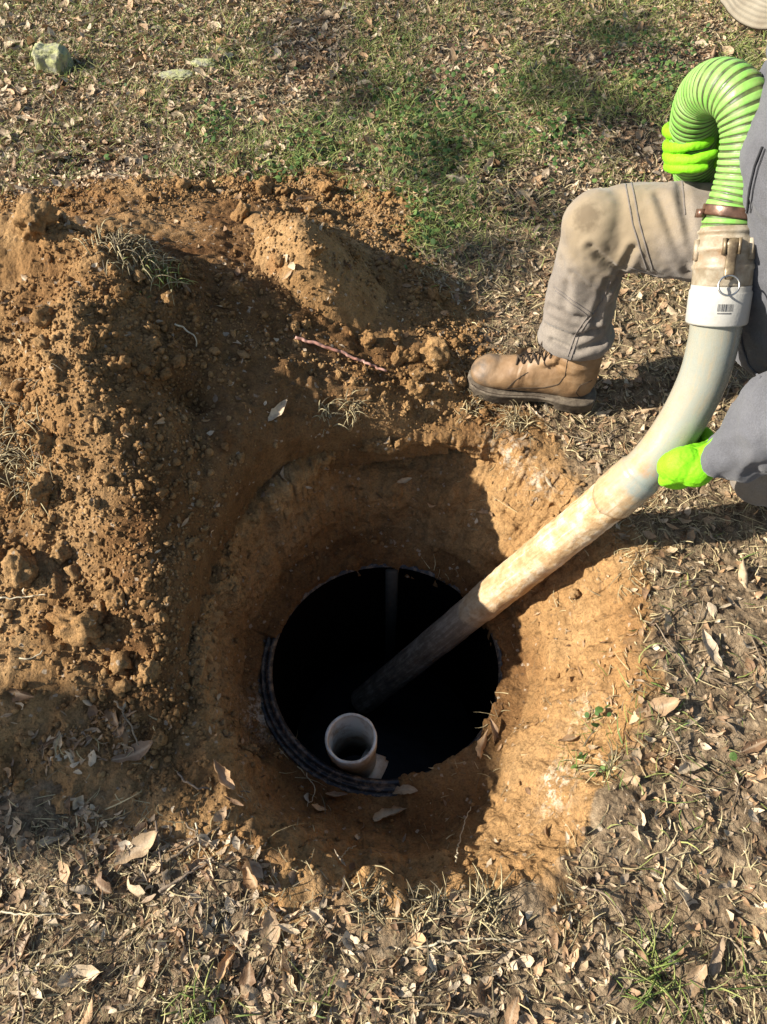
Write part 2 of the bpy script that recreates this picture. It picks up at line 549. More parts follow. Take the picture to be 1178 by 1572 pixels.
    fresh = ((W > .5) & (W < 2.0)) * sstep(-.34, -.22, V[:, 2]) * .8 * (1 - .6 * sstep(.98, 1.12, V[:, 1]) * (dx < .22)) * (1 - .40 * (dx < -.1)) * (1 - .35 * (dx > .2))
    notch_shade = np.exp(-((V - np.array([.11, 1.20, -.12])) ** 2).sum(1) / .010) * (np.abs(W - 1) < .5)  # shade under the back lip, painted into the soil colour
    moist_shade = np.clip(moist_shade + notch_shade, 0, 1)
    uu, vv, ff = project(V)
    humus = np.where(vv < 345, .9, .10) * (ff > .06) + .12 * (ff <= .06)
    humus = humus * sstep(5.6, 4.6, V[:, 1])
    me = new_mesh('ground', V, F, True, {'fresh': fresh, 'humus': humus, 'clay': clay, 'moist_shade': moist_shade, 'lime': soil_attrs(V, clay)})
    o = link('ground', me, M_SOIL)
    tag(o, kind='structure')
    o['label'] = 'bare clay and grassy yard ground with a round pit dug in it'
    return o, V, F

ground, GV, GF = build_ground()

def build_heap(name, crest, rnd, x0, x1, y0, y1, step, label, seed, lump=1.0):
    xs = np.arange(x0, x1, step); ys = np.arange(y0, y1, step)
    X, Y = np.meshgrid(xs, ys)
    x, y = X.ravel(), Y.ravel()
    wob = 0.022 * fbm(xyz(x, y) * 3.3, 3, seed)
    wob2 = 0.022 * fbm(xyz(x, y) * 3.1, 3, seed + 50)
    h = heap_h(x + wob, y + wob2, crest, rnd)
    p = xyz(x, y, h * 0.8)
    h = h + 0.010 * fbm(p * 7, 3, seed + 1) + lump * (0.008 * fbm(p * 22, 3, seed + 2) + 0.007 * np.abs(noise(p * 46, seed + 3)) + 0.006 * np.abs(noise(p * 90, seed + 4)) + .009 * sstep(.35, .8, fbm(p * 15, 3, seed + 6)))
    if seed < 150:
        hc = at(297, 648, .12)
        h = h - .05 * np.exp(-((x - hc[0]) / .06) ** 2 - ((y - hc[1]) / .035) ** 2)
    # keep the dug pit clear
    d = np.hypot(x - CX, y - CY)
    th = np.arctan2(y - CY, x - CX)
    rl = periodic(TH_D, R_LIP, th)
    h = h + base_z(x, y) - 0.012
    h = np.where(d < rl + 0.02, np.minimum(h, -0.05), h)
    h = h - 0.10 * np.exp(-np.clip(d - rl, 0, None) / 0.045)
    h = np.maximum(h, -0.09)
    n, m = len(ys), len(xs)
    V = xyz(x, y, h)
    i = np.arange(n - 1)[:, None] * m; j = np.arange(m - 1)[None]
    F = np.stack([i + j, i + j + 1, i + m + j + 1, i + m + j], -1).reshape(-1, 4)
    keep = (h[F] > -0.045).any(1)
    F = F[keep]
    used = np.unique(F)
    remap = np.full(len(V), -1); remap[used] = np.arange(len(used))
    V = V[used]; F = remap[F]
    moist_shade = np.clip(0.16 + 0.45 * fbm(V * 2.6, 3, seed + 9) + .80 * np.exp(-((V[:, 0] + .36) / .2) ** 2) * (seed < 150), 0, 0.8)
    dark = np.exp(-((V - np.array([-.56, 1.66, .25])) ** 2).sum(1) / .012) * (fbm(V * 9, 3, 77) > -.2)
    hollow_shade = np.exp(-((V - at(375, 455, .03)) ** 2).sum(1) / .008)  # shadow in the dip between the piles, painted as darker soil
    moist_shade = np.clip(moist_shade + 0.9 * dark + .9 * hollow_shade, 0, 1)
    me = new_mesh(name, V, F, True, {'clay': np.ones(len(V)) - 0.35 * dark, 'moist_shade': moist_shade, 'lime': np.zeros(len(V))})
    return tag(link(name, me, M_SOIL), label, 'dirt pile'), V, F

heap1, H1V, H1F = build_heap('dirt_pile', HEAP1, .05, -2.5, .25, .35, 2.3, .0062, 'large pile of crumbly brown clay dug out on the left of the pit', 100)
heap2, H2V, H2F = build_heap('dirt_pile', HEAP2, .02, -1.0, .35, 1.35, 2.3, .0052, 'smaller peaked pile of dry orange clay behind the pit', 200, 0.45)

bvhs = [BVHTree.FromPolygons([tuple(v) for v in GV[:]], [tuple(f) for f in GF.tolist()], all_triangles=False),
        BVHTree.FromPolygons([tuple(v) for v in H1V], [tuple(f) for f in H1F.tolist()]),
        BVHTree.FromPolygons([tuple(v) for v in H2V], [tuple(f) for f in H2F.tolist()])]
DOWN = Vector((0, 0, -1))

def drop(x, y, z0=3.0):
    best = None
    for b in bvhs:
        loc, no, idx, d = b.ray_cast(Vector((x, y, z0)), DOWN)
        if loc is not None and (best is None or loc.z > best[0].z): best = (loc, no if no.z > 0 else -no)
    return best

def drop_many(x, y):
    P = np.zeros((len(x), 3)); N = np.zeros((len(x), 3)); ok = np.zeros(len(x), bool)
    for i in range(len(x)):
        b = drop(float(x[i]), float(y[i]))
        if b: P[i] = b[0]; N[i] = b[1]; ok[i] = True
    return P, N, ok

# ------------------------------------------------------------------ the buried tank: riser ring, inner rib, dark liquid, standpipe
def plastic(name, col, rough, dust=None, dust_amt=0.5, scale=14):
    t = NT(name)
    c = t.mix(1.0, col, t.ramp(t.noise(60, 4), [(0.3, 0.75), (0.7, 1.15)]), 'MULTIPLY')
    if dust:
        f = t.ramp(t.noise(scale, 6, 0.7), [(0.5 - dust_amt * 0.25, 0.0), (0.62, 0.9)])
        c = t.mix(f, c, dust)
    return t.done(c, rough, t.bump([(t.noise(120, 4), 0.002, 0.35)]), 0.45)

M_BLACK = plastic('black_plastic', (0.014, 0.014, 0.016), 0.5, (0.17, 0.12, 0.08), 0.12, 55)
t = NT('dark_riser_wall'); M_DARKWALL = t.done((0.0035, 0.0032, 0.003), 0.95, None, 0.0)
M_RIB = plastic('grimy_rib', (0.035, 0.032, 0.024), 0.7)

riser = empty('tank_riser', (CX, CY, RIM_Z), 'round black corrugated plastic riser opening at the bottom of the pit', 'tank riser')
prof = [(-.62, R_OPEN), (-.01, R_OPEN), (-.004, R_OPEN + .004), (0, R_OPEN + .010), (-.004, R_OPEN + .015), (-.012, R_OPEN + .018), (-.012, R_OPEN + .020),
        (-.005, R_OPEN + .023), (-.005, R_OPEN + .028), (-.014, R_OPEN + .030), (-.016, R_OPEN + .033), (-.010, R_OPEN + .036), (-.014, R_OPEN + .041), (-.06, R_OPEN + .042), (-.62, R_OPEN + .042)]
V, F = revolve([p for p in prof if p[0] > -.3] and prof[1:14], 160, (CX, CY, RIM_Z - .004), (0, 0, 1), (0, 1, 0))
V[:, 2] += 0.003 * noise(V * 9, 61)
link('rim', new_mesh('rim', V, F), M_BLACK, riser)
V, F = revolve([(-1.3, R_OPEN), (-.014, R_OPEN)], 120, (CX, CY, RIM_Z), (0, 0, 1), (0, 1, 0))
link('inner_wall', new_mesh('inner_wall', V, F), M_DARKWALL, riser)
rb = at(602, 872, RIM_Z)
V, F = tube(np.array([[rb[0], CY + R_OPEN - .006, RIM_Z - .02], [rb[0], CY + R_OPEN - .008, RIM_Z - .35], [rb[0], CY + R_OPEN - .010, RIM_Z - .85]]), np.array([[.018, .009]] * 3), 8, True, (1, 0, 0))
link('vertical_rib', new_mesh('vertical_rib', V, F), M_RIB, riser)

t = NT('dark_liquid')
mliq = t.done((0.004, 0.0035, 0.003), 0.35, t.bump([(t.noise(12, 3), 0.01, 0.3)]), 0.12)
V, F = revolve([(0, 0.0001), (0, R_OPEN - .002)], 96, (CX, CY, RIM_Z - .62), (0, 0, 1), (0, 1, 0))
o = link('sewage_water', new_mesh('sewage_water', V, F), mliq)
tag(o, kind='structure'); o['label'] = 'dark liquid deep inside the tank'

def pvc(name, col, dirt, lo, hi, scale=26, rough=0.38):
    t = NT(name)
    c = t.mix(t.ramp(t.noise(scale, 6, 0.68), [(lo, 0.0), (hi, 0.85)]), col, dirt)
    return t.done(c, rough, t.bump([(t.noise(200, 3), 0.001, 0.4)]), 0.45)

M_WHITEPVC = pvc('white_pvc', (0.62, 0.58, 0.50), (0.27, 0.16, 0.07), 0.46, 0.64, 17)
sp = empty('standpipe', tuple(at(539, 1133, -.30) - np.array([0, 0, .25])), 'open white plastic outlet pipe standing inside the tank opening', 'pipe')
spc = at(539, 1133, -.30)
pr = [(0, .049), (0.0005, .0575), (-.0015, .0595), (-.040, .0600), (-.043, .0570), (-.28, .0565), (-.28, .049), (-.050, .049), (-.046, .0518), (-.002, .0523)]
V, F = revolve([(-.28, .0565), (-.043, .0570), (-.040, .0600), (-.0015, .0600), (0.001, .0590), (0.001, .0535), (-.0015, .0523), (-.036, .0520), (-.040, .0485), (-.28, .0485)], 72, spc, (0, 0, 1), (0, 1, 0), True)
V += (0.0006 * noise(V * 60, 9))[:, None]
link('pipe_body', new_mesh('pipe_body', V, F), M_WHITEPVC, sp)
V, F = tube(np.array([spc + [.01, .0, -.205], spc + [.045, -.02, -.21], spc + [.065, -.03, -.215]]), .047, 32, True)
V2, F2 = revolve([(-.03, .0475), (-.03, .054), (0, .054), (0, .0475)], 40, spc + [.065, -.03, -.215], (.9, -.3, -.05), (0, 0, 1), True)
link('tee_branch', new_mesh('tee_branch', *join([(V, F), (V2, F2)])), M_WHITEPVC, sp)

# ------------------------------------------------------------------ the suction line: one connected thing
SL = empty('suction_hose', tuple(atd(1100, 480, 1.37)), 'green ribbed suction hose coupled to a muddy bent pipe that reaches down into the tank', 'suction hose')

def pipe_mat(name):
    t = NT(name)
    a = t.attr('along')                      # metres up the pipe from its lower end
    n = t.noise(22, 6, 0.7)
    n2 = t.noise(60, 5, 0.65)
    grey = t.mix(t.ramp(t.noise(10, 5, 0.6), [(0.42, 0.0), (0.7, 0.75)]), (0.235, 0.255, 0.225), (0.27, 0.235, 0.16))
    cv_ = t.n('ShaderNodeCombineXYZ'); t.l(t.attr('ca'), cv_.inputs[0]); t.l(t.attr('sa'), cv_.inputs[1]); t.l(t.math('MULTIPLY', a, 2.2), cv_.inputs[2])
    stk = t.noise(5.5, 6, 0.72, cv_.outputs[0])
    grey = t.mix(t.ramp(stk, [(0.50, 0.0), (0.68, 0.55)]), grey, (0.36, 0.27, 0.165))
    mud = t.ramp(n, [(0.33, (0.33, 0.19, 0.085)), (0.47, (0.43, 0.29, 0.15)), (0.58, (0.53, 0.42, 0.28)), (0.70, (0.54, 0.46, 0.34))])
    mud = t.mix(t.ramp(n2, [(0.55, 0.0), (0.72, 0.7)]), mud, (0.40, 0.21, 0.085))
    mud = t.mix(t.ramp(stk, [(0.50, 0.0), (0.66, 0.75)]), mud, (0.27, 0.15, 0.065))
    mud = t.mix(t.ramp(stk, [(0.30, 0.7), (0.42, 0.0)]), mud, (0.58, 0.53, 0.44))
    dark = t.ramp(t.math('ADD', t.math('MULTIPLY', n, .5), t.math('MULTIPLY', stk, .5)), [(0.35, (0.07, 0.052, 0.038)), (0.50, (0.17, 0.13, 0.09)), (0.62, (0.36, 0.30, 0.23)), (0.75, (0.08, 0.055, 0.04))])
    return t, a, n, n2, grey, mud, dark

def ring_attr(P_s, seg): return np.repeat(P_s, seg)

low = atd(560, 1062, 2.47)
P_top = atd(948, 758, 1.60); P_rim = atd(727, 938, 2.0)
dirn = (P_top - P_rim) / np.linalg.norm(P_top - P_rim)
PL = P_rim - dirn * 0.66
e_a = np.cross(dirn, [0, 0, 1.0]); e_a /= np.linalg.norm(e_a); e_b = np.cross(dirn, e_a)
cl = np.array([PL, P_rim, P_top])
CLP, CLS = resample(np.vstack([PL + (P_top - PL) * f for f in np.linspace(0, 1, 8)]), step=0.004)
t, a, n, n2, grey, mud, dark = pipe_mat('mud_coated_pipe')
L_rim = np.linalg.norm(P_rim - PL)
edge = t.math('ADD', a, t.math('MULTIPLY', t.math('SUBTRACT', t.noise(30, 4), 0.5), 0.07))
fm = t.ramp(t.math('MULTIPLY', t.math('SUBTRACT', edge, L_rim - .012), 60), [(0.0, 0.0), (1.0, 1.0)])
dark = t.mix(t.ramp(t.math('SUBTRACT', L_rim, a), [(0.0, 0.45), (0.22, 0.0)]), dark, (0.30, 0.235, 0.165))
mud = t.mix(t.ramp(t.math('SUBTRACT', a, L_rim), [(0.0, 0.75), (0.16, 0.0)]), mud, t.ramp(n2, [(0.35, (0.25, 0.165, 0.09)), (0.6, (0.42, 0.33, 0.22))]))
col = t.mix(fm, dark, mud)
M_STRAIGHT = t.done(col, t.ramp(n2, [(0.3, 0.55), (0.6, 0.85)]), t.bump([(n, 0.006, 0.5), (n2, 0.003, 0.6), (t.noise(260, 3), 0.0015, 0.6)]), 0.3)
SEG = 56
V, F = tube(CLP, .0435, SEG, True)
al = np.concatenate([ring_attr(CLS, SEG), [0, CLS[-1]]])
c0 = np.concatenate([np.repeat(CLP, SEG, 0), CLP[:1], CLP[-1:]])
out = (V - c0); out /= np.linalg.norm(out, axis=1)[:, None] + 1e-9
crust = sstep(0, .012, al + .035 * fbm(V * 15, 3, 71) - L_rim - .005)
V = V + out * ((0.0022 * crust + 0.0016 * crust * fbm(V * 40, 3, 72) + 0.0008 * fbm(V * 30, 2, 73)) * (al < CLS[-1] + 1))[:, None]
link('straight_pipe', new_mesh('straight_pipe', V, F, attrs={'along': al, 'ca': out @ e_a, 'sa': out @ e_b}), M_STRAIGHT, SL)

BEND = np.array([P_top - dirn * .012, P_top, atd(1003, 707, 1.535), atd(1046, 648, 1.485), atd(1078, 585, 1.435), atd(1094, 530, 1.395), atd(1101, 488, 1.368)])
BP, BS = resample(catmull(BEND, 200), step=0.004)
sock = sstep(.088, .078, BS)                     # the swollen socket at the lower end
t, a, n, n2, grey, mud, dark = pipe_mat('grey_bend')
e1 = t.math('ADD', a, t.math('MULTIPLY', t.math('SUBTRACT', t.noise(24, 5, 0.65), 0.5), 0.16))
col = t.mix(t.ramp(t.math('MULTIPLY', e1, 8), [(0.30, 0.85), (0.62, 0.0)]), grey, mud)
stain = t.math('MULTIPLY', t.ramp(a, [(0.095, 0.0), (0.104, 0.8), (0.112, 0.8), (0.135, 0.0)]), t.ramp(n, [(0.45, 0.0), (0.6, 1.0)]))
col = t.mix(stain, col, (0.36, 0.17, 0.07))
col = t.mix(t.math('MULTIPLY', t.attr('side'), t.ramp(n, [(0.40, 0.15), (0.62, 0.85)])), col, (0.40, 0.26, 0.13))
M_BEND = t.done(col, t.ramp(n2, [(0.35, 0.20), (0.65, 0.36)]), t.bump([(n2, 0.0015, 0.25), (t.noise(420, 2), 0.0006, 0.3)]), 0.5)
V, F = tube(BP, .0440 + .0045 * sock, SEG, True)
al = np.concatenate([ring_attr(BS, SEG), [0, BS[-1]]])
c0 = np.concatenate([np.repeat(BP, SEG, 0), BP[:1], BP[-1:]])
out = V - c0; out /= np.linalg.norm(out, axis=1)[:, None] + 1e-9
side = sstep(.55, .98, out @ np.array([-.93, .0, .36])) * sstep(.34, .12, al)
V = V + out * (0.0012 * sstep(.06, .03, al + .03 * fbm(V * 18, 3, 74)) * (1 + fbm(V * 50, 2, 75)))[:, None]
link('bent_pipe', new_mesh('bent_pipe', V, F, attrs={'along': al, 'side': side, 'ca': out @ e_a, 'sa': out @ e_b}), M_BEND, SL)

# white adapter with a bar code, then the tan cam coupling
A0, A1 = atd(1100, 492, 1.369), atd(1108, 436, 1.345)
ax = A1 - A0; aL = np.linalg.norm(ax); ax /= aL
tow = np.array([0, 0, CAM_H]) - A0; tow -= ax * (tow @ ax); tow /= np.linalg.norm(tow)
M_ADAPT = pvc('white_adapter', (0.37, 0.355, 0.315), (0.30, 0.24, 0.16), 0.52, 0.85, 18, 0.4)
V, F = revolve([(-.004, .044), (-.004, .0508), (-.001, .0522), (aL * .80, .0522), (aL * .84, .0510), (aL * .86, .0500), (aL * .97, .0500), (aL, .049), (aL, .040)], 72, A0, ax, tow)
adp = link('adapter', new_mesh('adapter', V, F), M_ADAPT, SL)
t = NT('print_black'); M_PRINT = t.done((0.02, 0.02, 0.025), 0.6)
def patch(C, A, up, r, a0, a1, s0, s1, n=4):
    a = np.linspace(a0, a1, n); w = np.cross(A, up)
    ring = np.cos(a)[:, None] * up + np.sin(a)[:, None] * w
    V = np.concatenate([C + A * s + ring * r for s in (s0, s1)])
    i = np.arange(n - 1)
    return V, [np.stack([i, i + 1, i + n + 1, i + n], -1)]
bars, q = [], -.02
rr = random.Random(3)
sgn = 1 if np.cross(ax, tow)[0] > 0 else -1
while q < .46:
    w = rr.choice([.008, .012, .02, .008])
    bars.append(patch(A0, ax, tow, .0526, sgn * (q + .0), sgn * (q + w), aL * .36, aL * .36 + .0125))
    q += w + rr.choice([.009, .015, .02])
q = .0
while q < .42:                                   # the row of small print under the bars
    bars.append(patch(A0, ax, tow, .0526, sgn * q, sgn * (q + .018), aL * .36 - .0045, aL * .36 - .002)); q += .034
link('barcode', new_mesh('barcode', *join(bars)), M_PRINT, adp)

C0, C1 = A1 - ax * .004, atd(1117, 348, 1.318)
cx_ = C1 - C0; cL = np.linalg.norm(cx_); cx_ /= cL
tc = np.array([0, 0, CAM_H]) - C0; tc -= cx_ * (tc @ cx_); tc /= np.linalg.norm(tc)
t = NT('tan_coupling')
c = t.mix(t.ramp(t.noise(35, 5, 0.65), [(0.4, 0.0), (0.68, 0.9)]), (0.22, 0.175, 0.115), (0.40, 0.35, 0.265))
c = t.mix(t.ramp(t.noise(16, 5, 0.7), [(0.52, 0.0), (0.7, 0.8)]), c, (0.22, 0.12, 0.055))
M_COUP = t.done(c, 0.5, t.bump([(t.noise(160, 4), 0.0015, 0.5)]), 0.4)
V, F = revolve([(0, .040), (0, .0475), (.003, .0495), (cL * .28, .0495), (cL * .30, .0515), (cL * .36, .0520), (cL * .38, .0500), (cL * .58, .0490), (cL * .60, .0515),
                (cL * .66, .0515), (cL * .68, .0495), (cL * .80, .0485), (cL * .82, .0455), (cL * .88, .0450), (cL * .90, .0475), (cL * .94, .0475), (cL * .96, .0440), (cL, .0430), (cL, .038)], 72, C0, cx_, tc)
coup = link('coupling', new_mesh('coupling', V, F), M_COUP, SL)
wc = np.cross(cx_, tc); sg = 1 if wc[0] > 0 else -1
t = NT('lever_brass')
c = t.mix(t.ramp(t.noise(70, 4), [(0.4, 0.0), (0.65, 1.0)]), (0.10, 0.07, 0.04), (0.22, 0.165, 0.095))
M_LEVER = t.done(c, 0.45, t.bump([(t.noise(200, 3), 0.001, 0.4)]), 0.5, 0.35)
t = NT('steel_ring'); M_STEEL = t.done(t.ramp(t.noise(80, 3), [(0.3, (0.42, 0.40, 0.36)), (0.7, (0.62, 0.60, 0.55))]), 0.3, None, 0.5, 1.0)

def lever(phi):
    d = math.cos(phi) * tc + math.sin(phi) * sg * wc
    w = np.cross(cx_, d)
    R = np.stack([w, d, cx_], -1)
    parts = []
    for s in (-1, 1):                            # the two ears the arm turns in
        parts.append(box(C0 + cx_ * cL * .66 + d * .0545 + w * s * .0115, (.0045, .018, .026), R))
    ears = parts
    arm, _ = resample(np.array([C0 + cx_ * cL * .78 + d * .058, C0 + cx_ * cL * .70 + d * .062, C0 + cx_ * cL * .45 + d * .0585, C0 + cx_ * cL * .30 + d * .0565, C0 + cx_ * cL * .12 + d * .0590]), n=24)
    wid = np.full(24, .0085); wid[:5] = .0095; wid[-4:] = [.0085, .0085, .0078, .006]
    arm_p = tube(arm, np.stack([np.full(24, .0030), wid], -1), 12, True, tuple(d))
    slots = [box(C0 + cx_ * cL * (.28 + .09 * k) + d * .0606, (.006, .0012, .0035), R) for k in range(4)]
    hole = C0 + cx_ * cL * .16 + d * .0625
    return ears, arm_p, slots, hole, d, w

for phi, main in ((.18, True), (math.pi + .18, False)):
    ears, arm_p, slots, hole, d, w = lever(phi)
    me = new_mesh('lever', *join(ears + [arm_p]), smooth=False)
    lv = link('lever', me, M_LEVER, coup)
    # the wire pull ring through the end of the arm
    a = np.linspace(0, 2 * math.pi, 41)
    rad = .0165
    cen = hole - cx_ * (rad - .003) + d * .003
    e1 = -cx_ * .97 + d * .22; e1 /= np.linalg.norm(e1)
    P = cen[None] + rad * (np.cos(a)[:, None] * e1 + np.sin(a)[:, None] * w)
    link('pull_ring', new_mesh('pull_ring', *tube(P, .0017, 10, False, tuple(d))), M_STEEL, coup)
for phi in (.95, -1.1, 2.2, -2.3):               # cast lugs on the collar
    d = math.cos(phi) * tc + math.sin(phi) * sg * wc
    R = np.stack([np.cross(cx_, d), d, cx_], -1)
    link('collar_lug', new_mesh('collar_lug', *box(C0 + cx_ * cL * .62 + d * .050, (.010, .009, .034), R), smooth=False), M_COUP, coup)

# the ribbed hose
HP = np.array([C1 - cx_ * .02, C1, atd(1123, 322, 1.308), atd(1136, 285, 1.292), atd(1145, 240, 1.272), atd(1148, 195, 1.255), atd(1136, 153, 1.25), atd(1108, 133, 1.275), atd(1082, 142, 1.335),
               atd(1068, 175, 1.39), atd(1065, 222, 1.47), atd(1074, 285, 1.62), atd(1108, 350, 1.80), [.95, 1.78, .06], [1.3, 1.98, .044], [1.8, 2.05, .044], [3.0, 1.7, .044], [5.0, 1.9, .044]])
HC, HS = resample(catmull(HP, 900), step=0.0012)
vis = HS < 1.6
HC2 = HC
pitch = .0118
ph = (HS / pitch) % 1.0
rib = sstep(.0, .14, ph) * sstep(.74, .60, ph)
rad = .0414 + .0017 * rib
keep = np.ones(len(HS), bool)
far = HS > 1.5                                   # out of sight behind the man: fewer rings
keep[far] = (np.arange(len(HS))[far] % 2) == 0
HC2, HS2, rad2, rib2 = HC[keep], HS[keep], rad[keep], rib[keep]
t = NT('green_hose')
rb_ = t.attr('rib')
g = t.mix(t.ramp(t.noise(26, 5, 0.65), [(0.42, 0.0), (0.72, 0.65)]), (0.155, 0.37, 0.06), (0.27, 0.38, 0.14))
g = t.mix(t.ramp(t.noise(90, 5, 0.7), [(0.50, 0.0), (0.68, 0.6)]), g, (0.26, 0.22, 0.11))
gr = t.mix(t.ramp(t.noise(40, 4), [(0.45, 0.0), (0.65, 1.0)]), (0.045, 0.06, 0.02), (0.11, 0.16, 0.045))
M_HOSE = t.done(t.mix(t.ramp(rb_, [(0.25, 0.0), (0.55, 1.0)]), gr, g), t.ramp(t.noise(60, 4), [(0.35, 0.38), (0.65, 0.6)]), t.bump([(t.noise(180, 4), 0.001, 0.5)]), 0.4)
V, F = tube(HC2, rad2, 40, True)
tw = np.concatenate([np.repeat(rib2, 40), [0, 0]])
link('hose', new_mesh('hose', V, F, attrs={'rib': tw}), M_HOSE, SL)
k0 = int(np.argmin(np.linalg.norm(HC - atd(1122, 326, 1.309), axis=1)))
Tn = HC[k0 + 4] - HC[k0 - 4]; Tn /= np.linalg.norm(Tn)
t = NT('clamp_band')
M_CLAMP = t.done(t.ramp(t.noise(60, 4), [(0.35, (0.06, 0.032, 0.02)), (0.6, (0.15, 0.08, 0.05)), (0.75, (0.24, 0.18, 0.13))]), 0.38, t.bump([(t.noise(200, 3), 0.001, 0.3)]), 0.5, 0.4)
cv = revolve([(-.0085, .0435), (-.0085, .0455), (-.006, .0465), (.006, .0465), (.0085, .0455), (.0085, .0435)], 64, HC[k0], Tn, tc)
d2 = math.cos(-1.3) * tc + math.sin(-1.3) * sg * wc
R = np.stack([np.cross(Tn, d2), d2, Tn], -1)
link('hose_clamp', new_mesh('hose_clamp', *join([cv, box(HC[k0] + d2 * .050, (.022, .010, .014), R)])), M_CLAMP, SL)
# ------------------------------------------------------------------ the kneeling man
MAN = empty('person', (.86, 1.2, 0), 'man in grey hoodie and khaki hat kneeling on one knee and guiding the muddy pipe', 'person')

def fabric(name, stops, bump_s=900, rough=0.9, mud=None, sheen=0.15):
    t = NT(name)
    c = t.ramp(t.noise(14, 5, 0.6), stops)
    c = t.mix(1.0, c, t.ramp(t.noise(420, 2, 0.6), [(0.3, 0.82), (0.7, 1.12)]), 'MULTIPLY')
    if mud:
        n = t.noise(22, 6, 0.7)
        m = t.math('ADD', t.attr('mud'), t.math('MULTIPLY', t.math('SUBTRACT', n, 0.5), 0.9))
        c = t.mix(t.ramp(m, [(0.25, 0.0), (0.85, 0.8)]), c, mud)
        w = t.math('ADD', t.attr('wet'), t.math('MULTIPLY', t.math('SUBTRACT', t.noise(55, 5, 0.7), 0.5), 1.3))
        c = t.mix(t.ramp(w, [(0.30, 0.0), (0.75, 0.62)]), c, (0.085, 0.062, 0.038))
    wv = t.n('ShaderNodeTexWave', wave_type='BANDS', bands_direction='DIAGONAL')
    t.l(t.pos(), wv.inputs['Vector']); wv.inputs['Scale'].default_value = 260; wv.inputs['Distortion'].default_value = 3; wv.inputs['Detail'].default_value = 2
    b = t.bump([(t.noise(30, 4, 0.6), 0.004, 0.35), (wv.outputs['Fac'], 0.0006, 0.25), (t.noise(bump_s, 2), 0.0006, 0.4)])
    return t.done(c, rough, b, 0.15, **{'Sheen Weight': sheen})

M_TROUS = fabric('taupe_trousers', [(0.3, (0.145, 0.120, 0.096)), (0.5, (0.185, 0.157, 0.129)), (0.7, (0.22, 0.187, 0.15))], mud=(0.225, 0.172, 0.105))
M_SEAM = fabric('seam_thread', [(0.3, (0.12, 0.10, 0.085)), (0.7, (0.18, 0.155, 0.135))])
M_HOOD = fabric('grey_hoodie', [(0.3, (0.078, 0.078, 0.084)), (0.5, (0.096, 0.096, 0.104)), (0.7, (0.112, 0.112, 0.120))])
M_GLOVE = fabric('lime_glove', [(0.28, (0.14, 0.36, 0.02)), (0.42, (0.18, 0.53, 0.012)), (0.7, (0.205, 0.58, 0.02))], rough=0.6, sheen=0.0)
M_CORD = fabric('dark_cord', [(0.3, (0.02, 0.02, 0.022)), (0.7, (0.04, 0.04, 0.045))])
t = NT('skin'); M_SKIN = t.done(t.ramp(t.noise(30, 4), [(0.3, (0.42, 0.22, 0.15)), (0.7, (0.52, 0.30, 0.21))]), 0.5, t.bump([(t.noise(300, 3), 0.001, 0.3)]), 0.35)
t = NT('hair'); M_HAIR = t.done(t.ramp(t.noise(200, 3), [(0.3, (0.03, 0.02, 0.013)), (0.7, (0.10, 0.065, 0.04))]), 0.6)
t = NT('eye_white'); M_EYE = t.done((0.7, 0.68, 0.64), 0.2)
t = NT('leather')
n1 = t.noise(18, 5, 0.6)
c = t.ramp(n1, [(0.3, (0.15, 0.085, 0.04)), (0.5, (0.225, 0.135, 0.066)), (0.7, (0.30, 0.20, 0.115))])
c = t.mix(t.math('MULTIPLY', t.attr('scuff'), t.ramp(t.noise(40, 5, 0.65), [(0.35, 0.2), (0.65, 1.0)])), c, (0.10, 0.072, 0.048))
M_LEATHER = t.done(c, 0.55, t.bump([(t.noise(28, 4, 0.6), 0.004, 0.4), (t.noise(350, 3), 0.0008, 0.4)]), 0.35)
t = NT('rubber_sole')
M_SOLE = t.done(t.ramp(t.noise(40, 5, 0.65), [(0.35, (0.055, 0.042, 0.03)), (0.55, (0.12, 0.095, 0.068)), (0.72, (0.22, 0.18, 0.125))]), 0.8, t.bump([(t.noise(120, 4), 0.002, 0.5)]), 0.2)
t = NT('lace'); M_LACE = t.done((0.045, 0.03, 0.018), 0.8)

def part_of(parent, name, V, F, mat, attrs=None, smooth=True):
    return link(name, new_mesh(name, V, F, smooth, attrs), mat, parent)

def bvh_of(V, F):
    polys = []
    for f in F: polys += [tuple(q) for q in f.tolist()]
    return BVHTree.FromPolygons([tuple(v) for v in V], polys)

def fold(p, k, amp, seed):
    """cloth folds: soft ridges running across the direction with the larger frequency"""
    q = p * np.asarray(k, float)
    q = q + 0.5 * np.stack([fbm(q * .6, 2, seed + 5), fbm(q * .6, 2, seed + 6), fbm(q * .6, 2, seed + 7)], -1)
    r = 1 - np.abs(noise(q, seed)) * 2.2
    return amp * (np.clip(r, -1, 1) * 0.6 + 0.4 * fbm(q * 2.1, 2, seed + 2))

def cam_line(bvh, px, off):
    """points of a surface seen through the given photo pixels, lifted off it by off"""
    out = []
    o = Vector((0, 0, CAM_H))
    P, _ = resample(np.array(px, float), step=5.0)
    for u, v in P:
        d = Vector(ray(u, v)).normalized()
        loc, no, i, dist = bvh.ray_cast(o, d)
        if loc is not None:
            if no.dot(d) > 0: no = -no
            out.append(np.array(loc + no * off))
    out = np.array(out)
    return out[np.concatenate([[True], np.linalg.norm(np.diff(out, axis=0), axis=1) < .05])] if len(out) > 1 else out

